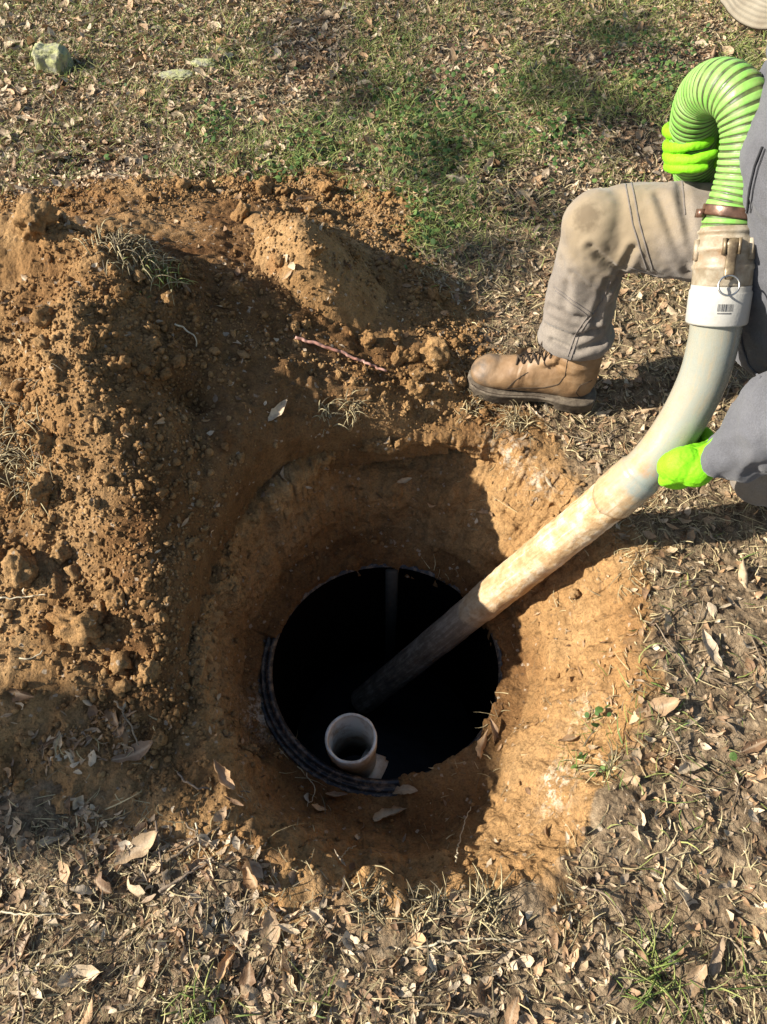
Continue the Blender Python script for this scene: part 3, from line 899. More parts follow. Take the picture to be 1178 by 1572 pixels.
# --- trousers
HIPR, KNR = np.array([.88, 1.31, .49]), atd(926, 352, 1.61)
SHM, CUF = atd(893, 452, 1.75), atd(884, 515, 1.83)
HIPL, KNL, ANL = np.array([.90, 1.10, .47]), np.array([.87, 1.065, .08]), np.array([1.27, 1.07, .085])
th_p = catmull([HIPR + [.05, -.03, 0], HIPR, (HIPR * .5 + KNR * .5) + [0, 0, .012], KNR + [.05, 0, .0], KNR], 24)
sh_p = catmull([KNR + [0, 0, .005], KNR * .55 + SHM * .45, SHM, SHM * .45 + CUF * .55, CUF], 24)
lt_p = catmull([HIPL + [.03, .02, .03], HIPL, HIPL * .5 + KNL * .5 + [-.01, 0, 0], KNL], 20)
ls_p = catmull([KNL, KNL * .5 + ANL * .5, ANL + [.02, 0, 0]], 20)
lin = lambda a, n: np.interp(np.linspace(0, 1, n), np.linspace(0, 1, len(a)), a)
parts = [tube(th_p, np.stack([lin([.115, .108, .100, .092, .078], 24), lin([.11, .105, .095, .086, .076], 24)], -1), 28),
         tube(sh_p, np.stack([lin([.080, .079, .078, .077, .080], 24), lin([.074, .074, .074, .073, .074], 24)], -1), 28, True, (1, 0, 0)),
         ellipsoid(KNR + [-.012, 0, .004], (.074, .076, .078)),
         tube(lt_p, lin([.12, .115, .10, .082], 20), 28), tube(ls_p, lin([.080, .085, .078, .072], 20), 28), ellipsoid(KNL + [-.008, 0, 0], (.076, .074, .074)),
         ellipsoid([.93, 1.2, .50], (.155, .185, .15)),
         revolve([(-.012, .070), (-.012, .083), (-.004, .086), (.016, .085), (.02, .070)], 40, CUF, (SHM - CUF), (1, 0, 0), True)]
V, F, N = fuse(parts, .0048, 10)
w_sh = sstep(.40, .30, V[:, 2]) * (V[:, 0] < .66)
tt = np.clip((V[:, 0] - KNR[0]) / (HIPR[0] - KNR[0]), 0, 1)
pit = np.exp(-((V - (KNR + np.array([.075, 0, -.085]))) ** 2).sum(1) / .0065)
dd = (1 - w_sh) * fold(V + 0 * N, (5, 6, 4), .0032, 301) + w_sh * fold(V, (5, 5, 14), .0085, 311)
tb0 = bvh_of(V, F)
for px, dep, wd in [([(908, 380), (922, 395), (945, 412)], .006, .009), ([(1044, 272), (1048, 300), (1064, 402)], .005, .009), ([(1012, 300), (1030, 350), (1058, 418)], .006, .009), ([(972, 382), (952, 420), (940, 440)], .007, .008),
                    ([(934, 428), (920, 470), (906, 510)], .006, .008), ([(846, 470), (880, 485), (912, 488)], .005, .008),
                    ([(840, 500), (880, 520), (920, 505)], .007, .008), ([(850, 522), (885, 540), (922, 525)], .006, .007), ([(880, 420), (900, 440), (930, 452)], .005, .009), ([(862, 400), (872, 430), (868, 470)], .004, .010)]:
    cp = cam_line(tb0, px, 0)
    if len(cp) > 2:
        dm = np.min(np.linalg.norm(V[:, None] - cp[None], axis=2), axis=1)
        dd = dd - dep * np.exp(-(dm / wd) ** 2) + .6 * dep * np.exp(-((dm - 1.9 * wd) / (wd * 1.1)) ** 2)
dd = dd + pit * fold(V, (22, 6, 22), .010, 321) - .010 * pit
cuffz = np.exp(-((V - CUF) ** 2).sum(1) / .010)
dd = dd + cuffz * fold(V, (7, 7, 26), .0075, 331)
dd = dd + .0012 * fbm(V * 60, 2, 341)
V = V + N * dd[:, None]
mud = .95 * np.exp(-((V - (KNR + np.array([-.02, -.03, .02]))) ** 2).sum(1) / .011) + .55 * np.exp(-((V - atd(1010, 300, 1.48)) ** 2).sum(1) / .02) + .5 * np.exp(-((V - KNL) ** 2).sum(1) / .02)
wet = np.exp(-((V - atd(900, 333, 1.545)) ** 2).sum(1) / .0011) + .7 * np.exp(-((V - atd(925, 415, 1.62)) ** 2).sum(1) / .0004)
trous = part_of(MAN, 'trousers', V, F, M_TROUS, {'mud': mud, 'wet': wet})
tb = bvh_of(V, F)
SEAMS = [[(957, 268), (964, 300), (972, 345), (986, 392), (994, 414)], [(966, 266), (974, 300), (982, 343), (995, 390), (1003, 414)],
         [(966, 410), (1000, 420), (1062, 446)], [(964, 416), (1000, 427), (1060, 452)], [(1046, 268), (1050, 300), (1052, 330)],
         [(851, 440), (880, 462), (910, 482)], [(853, 446), (880, 468), (908, 488)], [(910, 483), (925, 462), (938, 432)], [(908, 486), (890, 512), (876, 552)], [(902, 486), (884, 512), (870, 552)]]
for px in SEAMS:
    P = cam_line(tb, px, .0004)
    if len(P) > 3:
        Vs, Fs = tube(P, .0017, 6, True)
        part_of(trous, 'seam', Vs, Fs, M_SEAM)

# --- boots
def make_boot(heel, toe, lean=0.0, z0=0.0, side=0.0):
    d = np.asarray(toe, float) - np.asarray(heel, float); d[2] = 0; L = np.linalg.norm(d); d /= L
    s = L / .315
    lat = np.cross([0, 0, 1], d)
    Rm = np.stack([d, lat, [0, 0, 1]], -1)
    W = lambda P: (np.asarray(P) * s * [1, 1, 1.14]) @ Rm.T + np.array([heel[0], heel[1], z0])
    xs = [.012, .03, .06, .10, .14, .18, .22, .255, .285, .302, .311]
    cz = [.068, .068, .066, .068, .067, .061, .054, .050, .047, .044, .040]
    rz = [.026, .040, .046, .050, .048, .042, .034, .030, .025, .019, .010]
    ry = [.018, .031, .037, .037, .038, .042, .048, .050, .044, .033, .016]
    foot = tube(np.stack([xs, [0] * 11, cz], -1), np.stack([rz, ry], -1), 28, True)
    toecap = ellipsoid((.262, 0, .050), (.046, .046, .036))
    shaft = tube(catmull([(.055, 0, .06), (.062, 0, .12), (.066 + lean * .5, side * .6, .155), (.068 + lean, side, .200)], 14), np.stack([lin([.050, .055, .056, .060], 14), lin([.036, .041, .044, .046], 14)], -1), 28, True, (1, 0, 0))
    vamp = tube(np.array([(.20, 0, .085), (.15, 0, .102), (.118, 0, .128), (.108, 0, .165), (.106, 0, .195)]), np.array([(.010, .024), (.014, .026), (.018, .028), (.018, .027), (.015, .025)]), 16, True)
    V, F, N = fuse([foot, toecap, shaft, vamp], .0034, 6)
    crease = np.exp(-((V[:, 0] - .185) / .03) ** 2) * np.exp(-((V[:, 2] - .085) / .03) ** 2)
    ank = np.exp(-((V[:, 2] - .125) / .03) ** 2) * (V[:, 0] < .12)
    V = V + N * (crease * fold(V, (70, 12, 12), .0030, 401) + ank * fold(V, (10, 10, 45), .0040, 411) + .0008 * fbm(V * 40, 2, 421))[:, None]
    V[:, 2] = np.maximum(V[:, 2], .0265)
    scuff = sstep(.235, .285, V[:, 0]) + .35 * sstep(.06, .03, V[:, 2])
    boot = part_of(MAN, 'boot', W(V), F, M_LEATHER, {'scuff': np.clip(scuff, 0, 1)})
    bt = bvh_of(V, F)
    # sole with a stacked heel and a welt
    ox = np.array([-.004, .004, .02, .05, .09, .094, .115, .15, .19, .23, .262, .29, .308, .318])
    ow = np.array([.012, .026, .036, .042, .040, .039, .036, .038, .047, .054, .053, .045, .030, .010])
    zb = np.array([.0, .0, .0, .0, .0, .012, .014, .010, .003, .0, .0, .003, .008, .012])
    zt = np.full(14, .030)
    pr, n = [], 14
    for x, w, b_, t_ in zip(ox, ow, zb, zt):
        m = (b_ + t_) / 2
        pr += [(x, -w, b_ + .002), (x, -w + .003, b_), (x, w - .003, b_), (x, w, b_ + .002), (x, w, t_ - .009), (x, w + .0025, t_ - .007), (x, w + .0025, t_ - .001), (x, w - .003, t_),
               (x, -w + .003, t_), (x, -w - .0025, t_ - .001), (x, -w - .0025, t_ - .007), (x, -w, t_ - .009)]
    pr = np.array(pr); m = 12
    i = np.arange(n - 1)[:, None] * m; j = np.arange(m)[None]; k = (j + 1) % m
    Fq = np.stack([i + j, i + k, i + m + k, i + m + j], -1).reshape(-1, 4)
    part_of(boot, 'sole', W(pr), [Fq, np.array([list(range(m))[::-1], list(range((n - 1) * m, n * m))])], M_SOLE, smooth=False)
    def onto(x, y, z, dirv, off):
        loc, no, i_, ds = bt.ray_cast(Vector((x, y, z)), Vector(dirv).normalized())
        if loc is None: return None
        if no.dot(Vector(dirv)) > 0: no = -no
        return np.array(loc + no * off)
    # stitched welt and seams
    for sd in (-1, 1):
        q = np.linspace(.12, .305, 150)
        P = np.stack([q, sd * (np.interp(q, ox, ow) + .0005), .0302 + .0006 * np.sign(np.sin(q * 1500))], -1)
        Vs, Fs = tube(P, .0009, 6, True)
        part_of(boot, 'welt_stitching', W(Vs), Fs, M_LACE)
    for sd in (-1, 1):
        for path in ([(.215, .045), (.205, .062), (.190, .078), (.172, .09)], [(.215, .045), (.17, .050), (.13, .058), (.095, .075), (.085, .10), (.088, .135), (.09, .19)], [(.035, .035), (.05, .06), (.045, .085), (.02, .095)]):
            P = []
            Pp, _ = resample(np.array(path), step=.006)
            for x, z in Pp:
                o = onto(x, sd * .12, z, (0, -sd, 0), .0002)
                if o is not None: P.append(o)
            if len(P) > 3:
                Vs, Fs = tube(np.array(P), .0011, 6, True)
                part_of(boot, 'seam', W(Vs), Fs, M_LACE)
    # eyelets and laces
    rows = [(.200, .098), (.183, .102), (.166, .108), (.149, .116), (.136, .132), (.128, .150), (.124, .168), (.122, .185)]
    el = []
    for x, z in rows:
        pair = []
        for sd in (-1, 1):
            wy = .017 + .004 * (x < .15)
            o = onto(x + .03, sd * wy, z + .10, (-.25, 0, -1), .0012) if x > .14 else onto(x + .2, sd * wy, z, (-1, 0, -.05), .0012)
            pair.append(o)
        el.append(pair)
    lc = []
    for a, b in zip(el[:-1], el[1:]):
        for s0, s1 in ((0, 1), (1, 0)):
            if a[s0] is None or b[s1] is None: continue
            mid = (a[s0] + b[s1]) / 2 + np.array([.006, 0, .008])
            lc.append(tube(catmull([a[s0], mid, b[s1]], 10), .0019, 8, True))
    for a in el[:1]:
        if a[0] is not None and a[1] is not None: lc.append(tube(catmull([a[0], (a[0] + a[1]) / 2 + [0, 0, .006], a[1]], 8), .0019, 8, True))
    top = (el[-1][0] + el[-1][1]) / 2 if el[-1][0] is not None and el[-1][1] is not None else np.array([.13, 0, .16])
    kn = top + np.array([.012, 0, .0])
    for sd in (-1, 1):
        lc.append(tube(catmull([kn, kn + [.018, sd * .018, .008], kn + [.026, sd * .034, -.018], kn + [.018, sd * .028, -.03], kn + [.006, sd * .010, -.006], kn], 24), .0018, 8, True))
        lc.append(tube(catmull([kn, kn + [.016, sd * .012, -.012], kn + [.022, sd * .024, -.04], kn + [.020, sd * .036, -.055]], 16), .0018, 8, True))
    lc.append(ellipsoid(kn, (.006, .007, .006), sub=2))
    part_of(boot, 'laces', *((lambda V, F: (W(V), F))(*join(lc))), M_LACE)
    return boot

heelR = atd(912, 632, 1.945); toeR = atd(722, 600, 1.99)
hz = drop(.53, 1.37)[0].z
make_boot((.532, 1.352, 0), (.222, 1.428, 0), lean=-.004, z0=max(hz, drop(.30, 1.42)[0].z) - .004, side=-.018)
make_boot((1.21, 1.06, 0), (1.50, 1.02, 0), z0=.0)

# --- hoodie
tor = catmull([(.815, 1.2, .43), (.795, 1.2, .50), (.748, 1.195, .64), (.71, 1.19, .79), (.71, 1.19, .88), (.705, 1.19, .945)], 30)
SHL, ELL, WRL = np.array([.735, 1.00, .845]), np.array([.80, .905, .64]), atd(1104, 706, 1.415)
SHR, ELR, WRR = np.array([.735, 1.375, .845]), np.array([.86, 1.48, .64]), np.array([.665, 1.395, .668])
arL = catmull([SHL + [.0, .06, .0], SHL, SHL * .5 + ELL * .5 + [.02, -.015, 0], ELL, ELL * .5 + WRL * .5 + [.0, -.012, -.012], WRL], 34)
arR = catmull([SHR + [.0, -.06, .0], SHR, SHR * .5 + ELR * .5 + [.02, .01, 0], ELR, ELR * .5 + WRR * .5, WRR], 34)
parts = [tube(tor, np.stack([lin([.150, .150, .140, .135, .098, .062], 30), lin([.195, .198, .200, .20, .15, .075], 30)], -1), 36, True, (-1, 0, 0)),
         tube(arL, lin([.085, .086, .086, .090, .093, .084, .040], 34), 28), tube(arR, lin([.085, .082, .076, .070, .062, .052, .042], 34), 28),
         ellipsoid(ELL, (.086, .084, .086)),
         revolve([(-.012, .030), (-.012, .0405), (.0, .0425), (.035, .0425), (.04, .030)], 36, WRL, arL[-6] - WRL, (0, 0, 1), True),
         tube(catmull([(.655, 1.12, .93), (.74, 1.08, .965), (.82, 1.19, .985), (.74, 1.31, .965), (.655, 1.27, .93)], 24), np.stack([np.full(24, .045), np.full(24, .035)], -1), 20),
         revolve([(-.02, .13), (-.02, .158), (.03, .158), (.035, .13)], 40, (.825, 1.2, .43), (-.2, 0, .8), (-1, 0, 0), True)]
parts[-1] = (np.asarray(parts[-1][0]) * [1, 1.22, 1] + [0, -.264, 0], parts[-1][1])
V, F, N = fuse(parts, .0052, 8)
arm = sstep(.14, .09, np.min(np.linalg.norm(V[:, None] - arL[None, ::3], axis=2), axis=1)) * (V[:, 1] < 1.06)
dd = (1 - arm) * fold(V, (6, 5, 8), .0075, 501) + arm * (fold(V, (12, 8, 9), .013, 511) + fold(V, (26, 14, 18), .005, 517)) + .0015 * fbm(V * 45, 2, 521)
V = V + N * dd[:, None]
hood = part_of(MAN, 'hoodie', V, F, M_HOOD)
hb = bvh_of(V, F)
for px, r in (([(1172, 225), (1160, 255), (1152, 290), (1148, 326)], .0018), ([(1176, 228), (1165, 258), (1157, 292), (1153, 326)], .0008)):
    P = cam_line(hb, px, .002)
    if len(P) > 3: part_of(hood, 'drawstring', *tube(P, r, 10, True), M_CORD)
P = cam_line(hb, [(1135, 500), (1140, 530), (1150, 560), (1168, 580)], .0015)
if len(P) > 3: part_of(hood, 'pocket_edge', *tube(P, .0025, 8, True), M_HOOD)

# --- gloves: palm, four unequal fingers and a thumb closed on a bar
def grip(C, A, R, e, pk, pt, pp, wrist, thumb_side, lengths=(.88, 1.0, .95, .80), thumb=(.2, 1.5), fr=.0099, cuff=None, seed=1, bulge=.006, extra=()):
    A = A / np.linalg.norm(A); e = e - A * (e @ A); e /= np.linalg.norm(e)
    w = np.cross(A, e)
    rad = lambda f: math.cos(f) * e + math.sin(f) * w
    parts = []
    for k in range(4):
        o = (k - 1.5) * .0218
        end = pk + (pt - pk) * lengths[k]
        fs = pk + (end - pk) * np.array([0, .32, .70, 1.0])  # knuckle, two joints, tip
        r0 = [R + .021, R + fr + bulge, R + fr + .003, R + fr - .0005]
        pts = [C + A * (o * (1 - .05 * q) + .0035 * math.sin(k * 2.1 + q * 1.3)) + rad(f) * r for q, (f, r) in enumerate(zip(fs, r0))]
        P = catmull(pts, 26)
        q = np.linspace(0, 1, 26)
        rr = fr * (1.12 - .20 * q) * (1 + .11 * np.exp(-((q - .20) / .07) ** 2) + .10 * np.exp(-((q - .50) / .07) ** 2) + .06 * np.exp(-((q - .85) / .08) ** 2) - .10 * np.exp(-((q - .67) / .04) ** 2))
        rr[-3:] *= [.95, .82, .55]
        parts.append(tube(P, rr, 16, True, tuple(A)))
    pf = np.linspace(pk + (pk - pt) * -.04, pp, 6)
    pts = [C + rad(f) * (R + .019 + .004 * i / 5) for i, f in enumerate(pf)] + [wrist]
    P = catmull(pts, 30)
    th = lin([.0150, .0165, .0185, .0195, .0200, .0215, .0275], 30); wd = lin([.0430, .0450, .0460, .0455, .0440, .0410, .0340], 30)
    parts.append(tube(P, np.stack([wd, th], -1), 28, True, tuple(A)))
    for k in range(4):                            # knuckle swell
        parts.append(ellipsoid(C + A * (k - 1.5) * .0212 + rad(pk) * (R + .024), (.0115,) * 3, sub=2))
    parts += list(extra)
    ts = thumb_side
    b = C + A * ts * .030 + rad(pp) * (R + .020)
    f0, f1 = thumb
    pts = [b, C + A * ts * .050 + rad(f0) * (R + .018), C + A * ts * .056 + rad((f0 + f1) / 2) * (R + .0135), C + A * ts * .052 + rad(f1) * (R + .012)]
    P = catmull(pts, 22)
    q = np.linspace(0, 1, 22)
    rr = .0165 - .0045 * q; rr[-3:] *= [.95, .8, .5]
    parts.append(tube(P, rr, 16, True, tuple(A)))
    if cuff is not None:
        a = wrist + cuff * .03
        parts.append(tube(np.array([wrist - cuff * .01, wrist + cuff * .012, a]), np.array([.031, .033, .036]), 24, True, tuple(A)))
    V, F, N = fuse(parts, .0017, 2)
    V = V + N * (fold(V, (32, 32, 32), .0013, seed) + fold(V, (75, 75, 75), .0006, seed + 9) + .0004 * fbm(V * 120, 2, seed + 3))[:, None]
    return V, F

toward = lambda C: (np.array([0, 0, CAM_H]) - C) / np.linalg.norm(np.array([0, 0, CAM_H]) - C)
iR = int(np.argmin(np.linalg.norm(HC - atd(1066, 222, 1.47), axis=1)))
AR = HC[iR - 8] - HC[iR + 8]; AR /= np.linalg.norm(AR)
CR = HC[iR]
eR = toward(CR)
sR = 1 if np.cross(AR, eR)[0] > 0 else -1
if sR < 0: AR = -AR
AR = AR + np.array([0, SP, CP]) * 1.3 * (1 if AR[2] > 0 else -1); AR /= np.linalg.norm(AR)
CR = CR + np.array([.012, 0, 0]) + eR * .022
V, F = grip(CR, AR, .0415, eR, -2.3, .62, -3.5, WRR + [-.01, 0, 0], -1 if AR[2] > 0 else 1, bulge=.004, thumb=(-3.9, -5.0), cuff=(arR[-4] - WRR) / np.linalg.norm(arR[-4] - WRR), seed=601)
part_of(MAN, 'glove', V, F, M_GLOVE)
iL = int(np.argmin(np.linalg.norm(BP - atd(1020, 688, 1.515), axis=1)))
AL = BP[iL + 5] - BP[iL - 5]; AL /= np.linalg.norm(AL)
CL = BP[iL]
right = np.array([1.0, 0, 0]); dwn = np.array([0, -SP, -CP])
eL = right * .66 + dwn * .48 + toward(CL) * .68
if np.cross(AL, eL) @ toward(CL) > 0: AL = -AL
V, F = grip(CL, AL, .048, eL, .95, 2.5, -.40, WRL + [-.012, 0, 0], 1 if AL[2] > 0 else -1, thumb=(.5, 1.9), extra=[ellipsoid(atd(1050, 714, 1.432), (.040, .034, .036)), ellipsoid(atd(1034, 716, 1.447), (.030, .028, .030)), ellipsoid(atd(1068, 722, 1.425), (.034, .030, .034))], cuff=(arL[-4] - WRL) / np.linalg.norm(arL[-4] - WRL), seed=611)
part_of(MAN, 'glove', V, F, M_GLOVE)

# --- body: one continuous surface, mostly under the clothes
hf = np.array([-.90, 0, -.43]); hf /= np.linalg.norm(hf); hu = np.array([-.43, 0, .90]); hu /= np.linalg.norm(hu); hs = np.cross(hu, hf)
HR = np.stack([hf, hs, hu], -1)
HCEN = np.array([.630, 1.19, 1.045])
hp = lambda x, y, z: HCEN + hf * x + hs * y + hu * z
parts = [ellipsoid(hp(-.01, 0, .03), (.092, .074, .090), HR), ellipsoid(hp(.018, 0, -.035), (.068, .060, .080), HR), ellipsoid(hp(.050, 0, -.095), (.030, .036, .022), HR),
         tube(np.array([hp(.082, 0, .012), hp(.094, 0, -.018), hp(.104, 0, -.038)]), np.array([.008, .011, .013]), 14), ellipsoid(hp(.092, .012, -.040), (.010, .008, .008), HR, 2), ellipsoid(hp(.092, -.012, -.040), (.010, .008, .008), HR, 2),
         ellipsoid(hp(.078, 0, -.066), (.014, .026, .006), HR, 2), ellipsoid(hp(.076, 0, -.076), (.014, .022, .007), HR, 2),
         tube(np.array([hp(.076, -.045, .022), hp(.088, -.02, .026), hp(.088, .02, .026), hp(.076, .045, .022)]), .008, 12),
         ellipsoid(hp(-.005, .076, -.012), (.020, .010, .032), HR, 2), ellipsoid(hp(-.005, -.076, -.012), (.020, .010, .032), HR, 2),
         tube(np.array([hp(-.02, 0, -.05), (.72, 1.19, .92), (.73, 1.19, .84)]), np.array([.058, .060, .075]), 24),
         tube(tor[:26], np.stack([np.full(26, .105), np.full(26, .155)], -1), 28, True, (-1, 0, 0)),
         tube(arL, lin([.055, .055, .05, .043, .038, .032, .027], 34), 20), tube(arR, lin([.055, .055, .05, .043, .038, .032, .027], 34), 20),
         tube(th_p, lin([.085, .082, .075, .062, .055], 24), 20), tube(sh_p, lin([.054, .055, .052, .045, .040], 24), 20), tube(np.array([CUF, (.50, 1.385, .12), (.49, 1.39, .075), (.36, 1.41, .055)]), np.array([.04, .034, .033, .026]), 18),
         tube(lt_p, lin([.088, .082, .072, .058], 20), 20), tube(ls_p, lin([.055, .056, .05, .04], 20), 20), tube(np.array([ANL, (1.28, 1.055, .075), (1.40, 1.04, .05)]), np.array([.04, .034, .024]), 18), ellipsoid([.92, 1.2, .50], (.12, .155, .12))]
V, F, N = fuse(parts, .0062, 3)
part_of(MAN, 'body', V, F, M_SKIN)
for sd in (-1, 1):
    part_of(MAN, 'eye', *ellipsoid(hp(.074, sd * .030, .004), (.012, .014, .010), HR, 3), M_EYE)
hv, hfc = ellipsoid(hp(-.016, 0, .028), (.094, .079, .094), HR, 4)
hv = hv + (0.003 * noise(hv * 80, 3))[:, None] * (hv - HCEN) / .09
cut = ((hv - HCEN) @ hf) < .045 - .4 * ((hv - HCEN) @ hu - .05)
fc = hfc[0][cut[hfc[0]].all(1)]
part_of(MAN, 'hair', hv, [fc], M_HAIR)

# --- khaki brimmed hat
t = NT('khaki_hat')
wv = t.n('ShaderNodeTexWave', wave_type='BANDS', bands_direction='X'); 
cmb = t.n('ShaderNodeCombineXYZ'); t.l(t.attr('ringpos'), cmb.inputs[0]); t.l(cmb.outputs[0], wv.inputs['Vector'])
wv.inputs['Scale'].default_value = 55
c = t.ramp(t.noise(16, 5, 0.6), [(0.3, (0.15, 0.125, 0.09)), (0.5, (0.205, 0.178, 0.132)), (0.7, (0.25, 0.22, 0.168))])
c = t.mix(1.0, c, t.ramp(wv.outputs['Fac'], [(0.1, 0.82), (0.5, 1.05)]), 'MULTIPLY')
M_HAT = t.done(c, 0.9, t.bump([(wv.outputs['Fac'], 0.0015, 0.5), (t.noise(500, 3), 0.001, 0.5)]), 0.15)
HAT_C = hp(-.004, 0, .040)
prof = [(.0, .0001), (.0, .05), (-.006, .078), (-.02, .090), (-.05, .096), (-.085, .100), (-.092, .106), (-.100, .130), (-.110, .158), (-.118, .176), (-.121, .178), (-.120, .174), (-.104, .130), (-.097, .104), (-.085, .096), (-.05, .092), (-.02, .086), (-.010, .074), (-.004, .05), (-.004, .0001)]
prof, _ = resample(np.array(prof), n=80)
V, F = revolve([(a + .085, r) for a, r in prof], 96, HAT_C, hu, hf)
q = V - HAT_C
rr_ = np.linalg.norm(q - np.outer(q @ hu, hu), axis=1)
V = V + np.outer(.010 * sstep(.10, .17, rr_) * fbm(q * 9, 2, 71) + .003 * fbm(q * 25, 2, 72), hu)
hat = part_of(MAN, 'hat', V, F, M_HAT, {'ringpos': np.repeat(np.concatenate([[0], np.cumsum(np.hypot(*np.diff(prof, axis=0).T))]), 96)})
V, F = revolve([(-.004, .0985), (-.004, .1020), (.020, .0995), (.020, .0965)], 72, HAT_C + hu * .002, hu, hf, True)
part_of(hat, 'hat_band', V, F, M_SEAM)
# ------------------------------------------------------------------ clods, litter, grass
def heap_zone(x, y):
    return np.maximum(heap_h(x, y, HEAP1, .05), heap_h(x, y, HEAP2, .035))

def pit_d(x, y):
    d = np.hypot(x - CX, y - CY); th = np.arctan2(y - CY, x - CX)
    return d - periodic(TH_D, R_LIP, th), d

def in_view(x, y, m=0.0, z=0.0):
    u, v, f = project(np.stack([x, y, np.full(len(x), z)], -1))
    return (u > -m) & (u < 1178 + m) & (v > -m) & (v < 1572 + m) & (f > .05)

def scatter(per_m2, seed, dens, box_=(-2.5, 2.7, -.55, 5.2)):
    r = np.random.default_rng(seed)
    x0, x1, y0, y1 = box_
    n = int(per_m2 * (x1 - x0) * (y1 - y0))
    x, y = r.uniform(x0, x1, n), r.uniform(y0, y1, n)
    near = in_view(x, y, 140)
    w = np.where(near, 1.0, np.where(in_view(x, y, 700), .35, .12))
    w = w * np.clip(dens(x, y), 0, 1)
    k = r.uniform(0, 1, n) < w
    return x[k], y[k], r

def basis(N, ang, tilt, r):
    """frames: long axis L, side S, normal N' for n items"""
    n = len(N)
    N = N + r.normal(0, 1, (n, 3)) * tilt[:, None]
    N /= np.linalg.norm(N, axis=1)[:, None]
    a = np.stack([np.cos(ang), np.sin(ang), 0 * ang], -1)
    L = a - N * (a * N).sum(1)[:, None]
    L /= np.linalg.norm(L, axis=1)[:, None] + 1e-9
    return L, np.cross(N, L), N

def leaf_geo(rows, cols, width, tip, curl, arch, wave, seed):
    """unit leaf: length 1 along x, from -.5 to .5"""
    rr = np.random.default_rng(seed)
    t = np.linspace(0, 1, rows)
    w = width * np.sin(np.pi * np.clip(t * .94 + .04, 0, 1) ** tip) ** .8
    w = np.maximum(w, .012)
    s = np.linspace(-1, 1, cols)
    jag = 1 + .16 * rr.normal(0, 1, (rows, 2))
    X = np.repeat(t[:, None] - .5, cols, 1) + .02 * rr.normal(0, 1, (rows, cols))
    wv = np.where(s[None] < 0, w[:, None] * jag[:, :1], w[:, None] * jag[:, 1:])
    ca = curl * (0.6 + .8 * t)[:, None]
    Y = wv * np.sin(s[None] * np.abs(ca) + 1e-6) / (np.abs(ca) + 1e-6)
    Z = np.sign(curl) * wv * (1 - np.cos(s[None] * ca)) / (np.abs(ca) + 1e-6)
    Z = Z + arch * (t[:, None] - .5) ** 2 * 4 + wave * np.sin(t[:, None] * 9 + rr.uniform(0, 6)) * s[None] * w[:, None] / width
    bend = rr.normal(0, .06)
    Y = Y + bend * (t[:, None] - .5) ** 2 * 4
    V = np.stack([X, Y, Z], -1).reshape(-1, 3)
    i = np.arange(rows - 1)[:, None] * cols; j = np.arange(cols - 1)[None]
    F = np.stack([i + j, i + cols + j, i + cols + j + 1, i + j + 1], -1).reshape(-1, 4)
    return V, F

def rib_of(rows, cols):
    s = np.abs(np.linspace(-1, 1, cols))
    return np.tile(s, rows)

def place_many(geos, which, P, L, S, N, size):
    Vs, Fs, T, o = [], [], [], 0
    for g, (gv, gf) in enumerate(geos):
        idx = np.where(which == g)[0]
        if not len(idx): continue
        sz = size[idx][:, None, None]
        v = (P[idx][:, None] + sz * (gv[None, :, 0:1] * L[idx][:, None] + gv[None, :, 1:2] * S[idx][:, None] + gv[None, :, 2:3] * N[idx][:, None]))
        m = len(gv)
        f = gf[None] + (np.arange(len(idx)) * m)[:, None, None] + o
        Vs.append(v.reshape(-1, 3)); Fs.append(f.reshape(-1, gf.shape[1])); T.append(np.repeat(idx, m)); o += len(idx) * m
    return np.concatenate(Vs), np.concatenate(Fs), np.concatenate(T)

def patchy(x, y, k, seed): return fbm(xyz(x, y) * k, 3, seed)

def green_zone(x, y):
    """where the living grass is: the lawn behind, some tufts to the right"""
    u, v, f = project(xyz(x, y))
    g = np.exp(-((u - 680) / 300) ** 2 - ((v - 200) / 110) ** 2) * .75 + np.exp(-((u - 1000) / 220) ** 2 - ((v - 120) / 90) ** 2) * .8 + np.exp(-((u - 660) / 90) ** 2 - ((v - 340) / 60) ** 2) * .8
    g = g + .6 * np.exp(-((u - 900) / 60) ** 2 - ((v - 1170) / 60) ** 2) + .25 * np.exp(-((u - 1000) / 120) ** 2 - ((v - 1040) / 200) ** 2) + .30 * np.exp(-((u - 1040) / 160) ** 2 - ((v - 1510) / 60) ** 2) + .2 * np.exp(-((u - 300) / 200) ** 2 - ((v - 1530) / 60) ** 2)
    return g + .34 * (v < 335) + .35 * np.exp(-((u - 750) / 480) ** 2 - ((v - 210) / 120) ** 2)

def outside_bare(x, y, soft=.10):
    return sstep(.05, -soft, bare_sd(x, y) + .08 * patchy(x, y, 8, 91))

# ---- dead leaves: the largest in the picture one by one, the rest as litter
GEO = [leaf_geo(11, 7, w, tp, cu, ar, wv, 900 + i) for i, (w, tp, cu, ar, wv) in enumerate(
    [(.19, 1.0, .9, .10, .03), (.16, .85, 1.4, -.08, .05), (.22, 1.15, .6, .16, .05), (.15, 1.0, -1.1, .12, .03), (.24, .9, 1.7, .05, .06), (.18, 1.3, .4, -.14, .04),
     (.20, .8, -.7, .2, .06), (.13, 1.0, 2.2, .08, .02), (.26, 1.0, .8, .22, .08), (.17, 1.1, -1.6, -.1, .05)])]
GEO_S = [leaf_geo(4, 3, w, tp, cu, ar, .03, 950 + i) for i, (w, tp, cu, ar) in enumerate([(.20, 1, .9, .15), (.26, .8, 1.3, -.1), (.17, 1.2, -1.0, .2), (.32, 1, .7, .25), (.15, .9, 1.8, .1), (.38, 1.1, -.8, .1)])]

